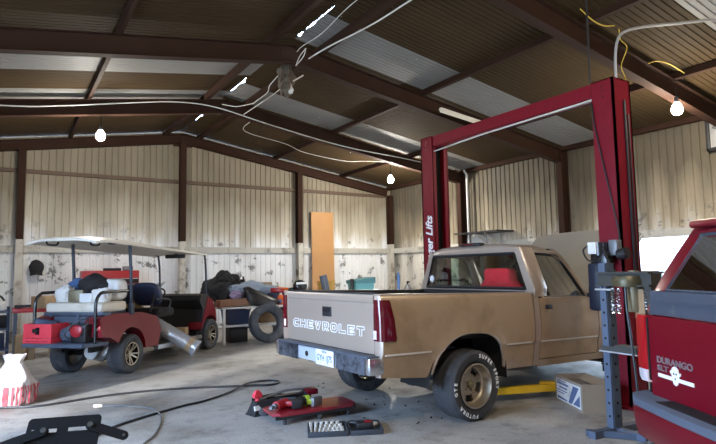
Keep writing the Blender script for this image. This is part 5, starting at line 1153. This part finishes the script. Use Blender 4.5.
# black plate stand in the near left corner
t = thing('plate_stand', 'black slotted steel plate with two swivel arms, close in lower left corner', 'stand', (.27, 2.95, 0), -.50)
mb = MB()
def rr(w, h, r, n=5):
    out = []
    for cx, cy, a0 in ((w / 2 - r, h / 2 - r, 0), (-w / 2 + r, h / 2 - r, 90), (-w / 2 + r, -h / 2 + r, 180), (w / 2 - r, -h / 2 + r, 270)):
        out += [(cx + r * math.cos(math.radians(a0 + 90 * i / n)), cy + r * math.sin(math.radians(a0 + 90 * i / n))) for i in range(n + 1)]
    return out
t.location = (.28, 3.16, 0); t.rotation_euler = (0, 0, -.345)
TH = math.radians(50); ZT = .80
def PP(u, v, n=0): return V(u, -v * math.cos(TH) + n * -math.sin(TH), ZT - v * math.sin(TH) + n * math.cos(TH))
def plate_piece(mb, poly, th=.006): mb.prism(poly, lambda p: PP(p[0], p[1], 0), lambda p: PP(p[0], p[1], -th))
mb = MB(); w2 = .166; r = .02
top = [(-w2, .056)] + [(-w2 + r - r * math.cos(a), r - r * math.sin(a)) for a in [i * PI / 10 for i in range(6)]] + [(w2 - r + r * math.sin(a), r - r * math.cos(a)) for a in [i * PI / 10 for i in range(6)]] + [(w2, .056)]
plate_piece(mb, top)
for a, b in ((-w2, -.145), (-.115, -.085), (-.03, .02), (.108, w2)): plate_piece(mb, [(a, .056), (b, .056), (b, .078), (a, .078)])
plate_piece(mb, [(-w2, .078), (w2, .078), (w2, .165), (-w2, .165)])
plate_piece(mb, [(-w2, .165), (.04, .165), (.04, .20), (-w2, .20)]); plate_piece(mb, [(.10, .165), (w2, .165), (w2, .20), (.10, .20)]); plate_piece(mb, [(-w2, .20), (w2, .20), (w2, .30), (-w2, .30)])
mb.build('slotted_plate', 'plate_black', t, smooth=0)
def plate_arm(p, q, w):
    p, q = Vector(p), Vector(q); d = (q - p).normalized(); n_ = Vector((-d.y, d.x)); poly = []
    for c, a0 in ((q, -90), (p, 90)):
        for i in range(7):
            a = math.radians(a0 + 180 * i / 6); poly.append(tuple(c + d * (w * math.cos(a)) + n_ * (w * math.sin(a))))
    m2 = MB(); m2.prism(poly, lambda p_: PP(p_[0], p_[1], .012), lambda p_: PP(p_[0], p_[1], .003))
    a = m2.build('swivel_arm', 'plate_black', t, smooth=0)
    m3 = MB(); m3.tube([PP(p.x, p.y, .012), PP(p.x, p.y, .024)], .014, 6); m3.build('pivot_bolt', 'dark_steel', a)
    m3 = MB(); m3.tube([PP(q.x, q.y, .012), PP(q.x, q.y, .016)], .007, 10); m3.build('end_bolt', 'dark_steel', a)
plate_arm((.122, .060), (.285, .125), .022); plate_arm((-.085, .074), (-.30, .15), .022)
mb = MB(); mb.cyl((0, -.10, .0), (0, -.10, .66), .03, n=16); mb.build('post', 'black', t)
mb = MB(); mb.cyl((0, -.10, 0), (0, -.10, .02), .2, .19, n=28); mb.build('base', 'black', t)
# grit on the floor near the truck
mb = MB()
for i in range(55):
    x, y = rnd.uniform(2.6, 4.2), rnd.uniform(4.3, 6.6)
    s_ = rnd.uniform(.004, .012); mb.box((x, y, s_ * .4), (s_ * 2, s_ * 1.4, s_), (rnd.random(), rnd.random(), rnd.random() * 3))
o = mb.build('floor_grit', 'dark', smooth=0); tag(o, 'dark crumbs of dirt scattered on the floor behind the pickup', 'dirt'); o['kind'] = 'stuff'

# ------------------------------------------------------------------ overhead: wires, lamps, odds and ends
def wire(name, m_, pts, r, label, cat='wire', sm=6):
    mb = MB(); mb.tube(pts, r, 6, smooth=sm); return tag(mb.build(name, m_), label, cat)
wire('white_wire', 'wire_white', [(-3.0, 11.10, 4.24), (-.18, 11.1, 4.45), (.74, 11.1, 4.58), (1.94, 11.1, 4.82), (2.8, 11.1, 4.97), (3.63, 11.1, 4.98), (4.89, 11.1, 4.76), (6.72, 11.1, 4.49), (8.52, 11.1, 4.37), (10.4, 11.2, 4.25)], .012, 'white wire strung along the second rafter from the back wall')
wire('white_wire', 'wire_white', [(4.10, 7.8, 5.0), (4.13, 7.5, 5.01), (4.25, 7.2, 5.07), (4.35, 6.7, 5.08), (4.42, 6.2, 5.09), (4.48, 5.6, 5.12), (4.55, 5.1, 5.14), (4.6, 4.6, 5.0)], .012, 'long white wire sagging from the ridge to the upper photo edge')
wire('thin_wire', 'wire_white', [(3.86, 7.75, 5.05), (3.88, 7.6, 5.09), (3.97, 7.1, 5.14), (3.99, 6.4, 5.24), (4.02, 5.8, 5.25), (4.0, 4.6, 5.05)], .007, 'thin pale wire beside the long white wire at the ridge')
wire('wavy_wire', 'wire_white', [(3.87, 8.2, 5.12), (3.90, 8.45, 5.0), (3.97, 8.7, 4.99), (3.93, 9.0, 4.88), (4.03, 9.35, 4.86), (3.95, 9.7, 4.78), (3.99, 10.0, 4.82), (3.86, 10.4, 4.85), (3.86, 10.7, 4.93), (3.74, 11.05, 5.05)], .009, 'wavy thin wire hanging between two rafters below ridge')
wire('straight_wire', 'wire_white', [(4.23, 11.1, 4.91), (4.2, 10, 4.88), (4.13, 9.0, 4.84), (4.02, 8.5, 4.84)], .009, 'straight pale wire crossing under the ridge behind the nest')
wire('loop_wire', 'wire_white', [(4.0, 7.7, 5.12), (3.96, 7.72, 4.98), (3.86, 7.74, 4.84), (3.84, 7.75, 4.82), (3.9, 7.72, 4.98), (3.98, 7.68, 5.1)], .007, 'small looped wire dangling at the ridge above the nest')
wire('back_wire', 'wire_white', [(4.6, 11.55, 4.95), (4.8, 12.5, 4.93), (5.87, 12.5, 4.74), (6.43, 12.5, 4.57), (7.65, 12.5, 4.46), (8.3, 12.4, 4.50), (9.3, 11.7, 4.40)], .007, 'loose wire drooping under the roof near the back wall')
wire('grey_conduit', 'wire_grey', [(5.76, 3.5, 3.58), (5.77, 3.5, 3.85), (5.82, 3.5, 4.05), (5.95, 3.5, 4.2), (6.22, 3.42, 4.30), (6.75, 3.3, 4.42), (7.5, 3.05, 4.55), (8.3, 2.75, 4.55)], .017, 'grey conduit rising from lift column and bending along the roof', 'conduit')
wire('hanger_rod', 'black', [(5.62, 3.72, 4.86), (5.6, 3.72, 3.6)], .012, 'thin black rod hanging above the end of the overhead beam', 'rod', 0)
wire('yellow_wire', 'wire_yellow', [(6.2, 4.2, 4.85), (6.45, 4.2, 4.76), (6.7, 4.2, 4.74), (6.95, 4.2, 4.80)], .008, 'yellow cord looped on the near rafter at upper photo edge', 'cord')
wire('yellow_wire', 'wire_yellow', [(6.72, 4.0, 4.62), (6.74, 4.0, 4.48), (6.88, 4.0, 4.40), (6.72, 4.0, 4.12), (6.72, 3.95, 3.92), (6.3, 3.75, 3.62), (5.9, 3.6, 3.60)], .007, 'yellow cord hanging down beside the grey conduit', 'cord')
wire('yellow_wire', 'wire_yellow', [(7.75, 4.2, 4.42), (8.0, 4.2, 4.50), (8.35, 4.2, 4.52), (8.75, 4.2, 4.46)], .008, 'yellow cord draped on the near rafter left of bulb', 'cord')
t = thing('strip_light', 'unlit fluorescent tube fixture under the rafter behind the crimson beam', 'light', (7.55, 7.66, 4.40), 0)
mb = MB(); mb.box((0, 0, .03), (1.5, .07, .05), (0, .11, 0), bevel=.005); mb.build('fixture', 'tube_off', t); mb = MB(); mb.cyl((-.74, 0, .07), (.74, 0, -.09), .02, n=12); mb.build('tube', 'tube_off', t)
t = thing('hanging_nest', 'grey tangle of nest fibre hanging under the ridge', 'nest', (3.94, 8.35, 4.93)); mb = MB(); mb.blob((0, 0, -.12), (.24, .24, .52), .45, 5, seed=51, sub=5); mb.build('fibre', 'nest', t)
mb = MB(); mb.tube([(0, 0, .1), (.02, 0, .3)], .008, 6); mb.build('hanger', 'wire_white', t)
t = thing('bare_lamp', 'broken glass lamp and holder hanging in the nest tangle', 'lamp', (3.99, 8.3, 4.66)); mb = MB(); mb.lathe([(0, -.14), (.05, -.12), (.07, -.06), (.04, .0), (.025, .05), (0, .05)], axis='z', n=18); mb.build('bulb', 'white_dirty', t); mb = MB(); mb.bar((.06, 0, .10), (.26, 0, .24), .025); mb.build('holder', 'wire_white', t)
def lamp(name, label, loc, up):
    t = thing(name, label, 'lamp', loc, group=None)
    mb = MB(); mb.lathe([(0, -.13), (.04, -.122), (.07, -.098), (.084, -.05), (.078, -.01), (.05, .045), (.034, .075), (0, .075)], axis='z', n=24); mb.build('bulb', 'bulb', t, smooth=60)
    mb = MB(); mb.cyl((0, 0, .072), (0, 0, .16), .032, n=16); mb.build('socket', 'black', t)
    mb = MB(); mb.tube([(0, 0, .16), (.01, 0, up * .6), (0, 0, up)], .008, 6); mb.build('cord', 'black', t)
    return t
lamp('hanging_bulb', 'lit white bulb hanging above the golf cart canopy', (1.43, 11.2, 4.16), .35)
lamp('hanging_bulb', 'lit white bulb hanging near the back corner left of the lift', (8.72, 11.9, 3.98), .60)
lamp('hanging_bulb', 'lit white bulb hanging high at right above the maroon suv', (8.86, 4.40, 3.99), .32)

# ------------------------------------------------------------------ light, sky, camera
w = bpy.data.worlds.new('sky'); bpy.context.scene.world = w; w.use_nodes = True
nt = w.node_tree; nt.nodes.clear(); out = nt.nodes.new('ShaderNodeOutputWorld'); bg = nt.nodes.new('ShaderNodeBackground')
bg.inputs[0].default_value = (.46, .66, 1.0, 1); bg.inputs[1].default_value = SKY = 17
nt.links.new(bg.outputs[0], out.inputs[0])
def portal(name, loc, rot, sx, sy):
    l = bpy.data.lights.new(name, 'AREA'); l.shape = 'RECTANGLE'; l.size = sx; l.size_y = sy; l.cycles.is_portal = True
    o = bpy.data.objects.new(name, l); C.objects.link(o); o.location = loc; o.rotation_euler = rot
portal('bay_door_portal', (XL - .05, 4.25, 1.8), (PI / 2, 0, -PI / 2), 3.3, 3.6)
portal('front_door_portal', (4.05, YF - .05, 1.1), (PI / 2, 0, 0), 1.1, 2.2)
portal('side_door_portal', (XR + .05, 5.9, 1.03), (PI / 2, 0, PI / 2), 5.4, 2.06)
lamp('hanging_bulb', 'lit white bulb on the nearest rafter behind the camera, left of the ridge', (1.5, 1.0, 4.15), .35)  # unseen bulbs added for the warm fill on the pickup's side
lamp('hanging_bulb', 'lit white bulb on the nearest rafter behind the camera, right of the ridge', (6.2, .95, 4.15), .35)
for loc, e in (((1.43, 11.2, 3.96), 110), ((8.72, 11.9, 3.78), 190), ((8.86, 4.40, 3.79), 90), ((1.5, 1.0, 3.95), 160), ((6.2, .95, 3.95), 60)):  # the last two lights go with the added unseen bulbs
    l = bpy.data.lights.new('bulb_light', 'POINT'); l.energy = e; l.color = (1, .93, .82) if loc[1] > 10 else (1, .86, .66); l.shadow_soft_size = .06
    o = bpy.data.objects.new('bulb_light', l); C.objects.link(o); o.location = loc
l = bpy.data.lights.new('sun', 'SUN'); l.energy = 7; l.color = (1, .95, .88); l.angle = math.radians(4)
o = bpy.data.objects.new('sun', l); C.objects.link(o); o.location = (-12, -2, 6)
o.rotation_euler = Vector((.845, .50, -.20)).to_track_quat('-Z', 'Y').to_euler()

cam = bpy.data.cameras.new('camera'); co = bpy.data.objects.new('camera', cam); C.objects.link(co)
F, YAW, PIT, ROL = 548.354, .5710, .0884, -.0173
cam.sensor_width = 36; cam.lens = F / 716 * 36; cam.clip_start = .05
fw = Vector((math.sin(YAW) * math.cos(PIT), math.cos(YAW) * math.cos(PIT), math.sin(PIT)))
rt = Vector((math.cos(YAW), -math.sin(YAW), 0)); upv = rt.cross(fw)
c_, s_ = math.cos(ROL), math.sin(ROL)
r2 = rt * c_ + upv * s_; u2 = upv * c_ - rt * s_
co.matrix_world = Matrix((r2, u2, -fw)).transposed().to_4x4(); co.location = (0, 0, 1.5)
sc = bpy.context.scene; sc.camera = co
sc.view_settings.view_transform = 'Standard'; sc.view_settings.look = 'None'; sc.view_settings.exposure = 0.75; sc.view_settings.gamma = 1
sc.view_settings.use_curve_mapping = False
sc.cycles.use_denoising = True; sc.cycles.max_bounces = 10; sc.cycles.diffuse_bounces = 6; sc.cycles.transparent_max_bounces = 12; sc.cycles.caustics_reflective = False; sc.cycles.caustics_refractive = False; sc.cycles.sample_clamp_indirect = 8
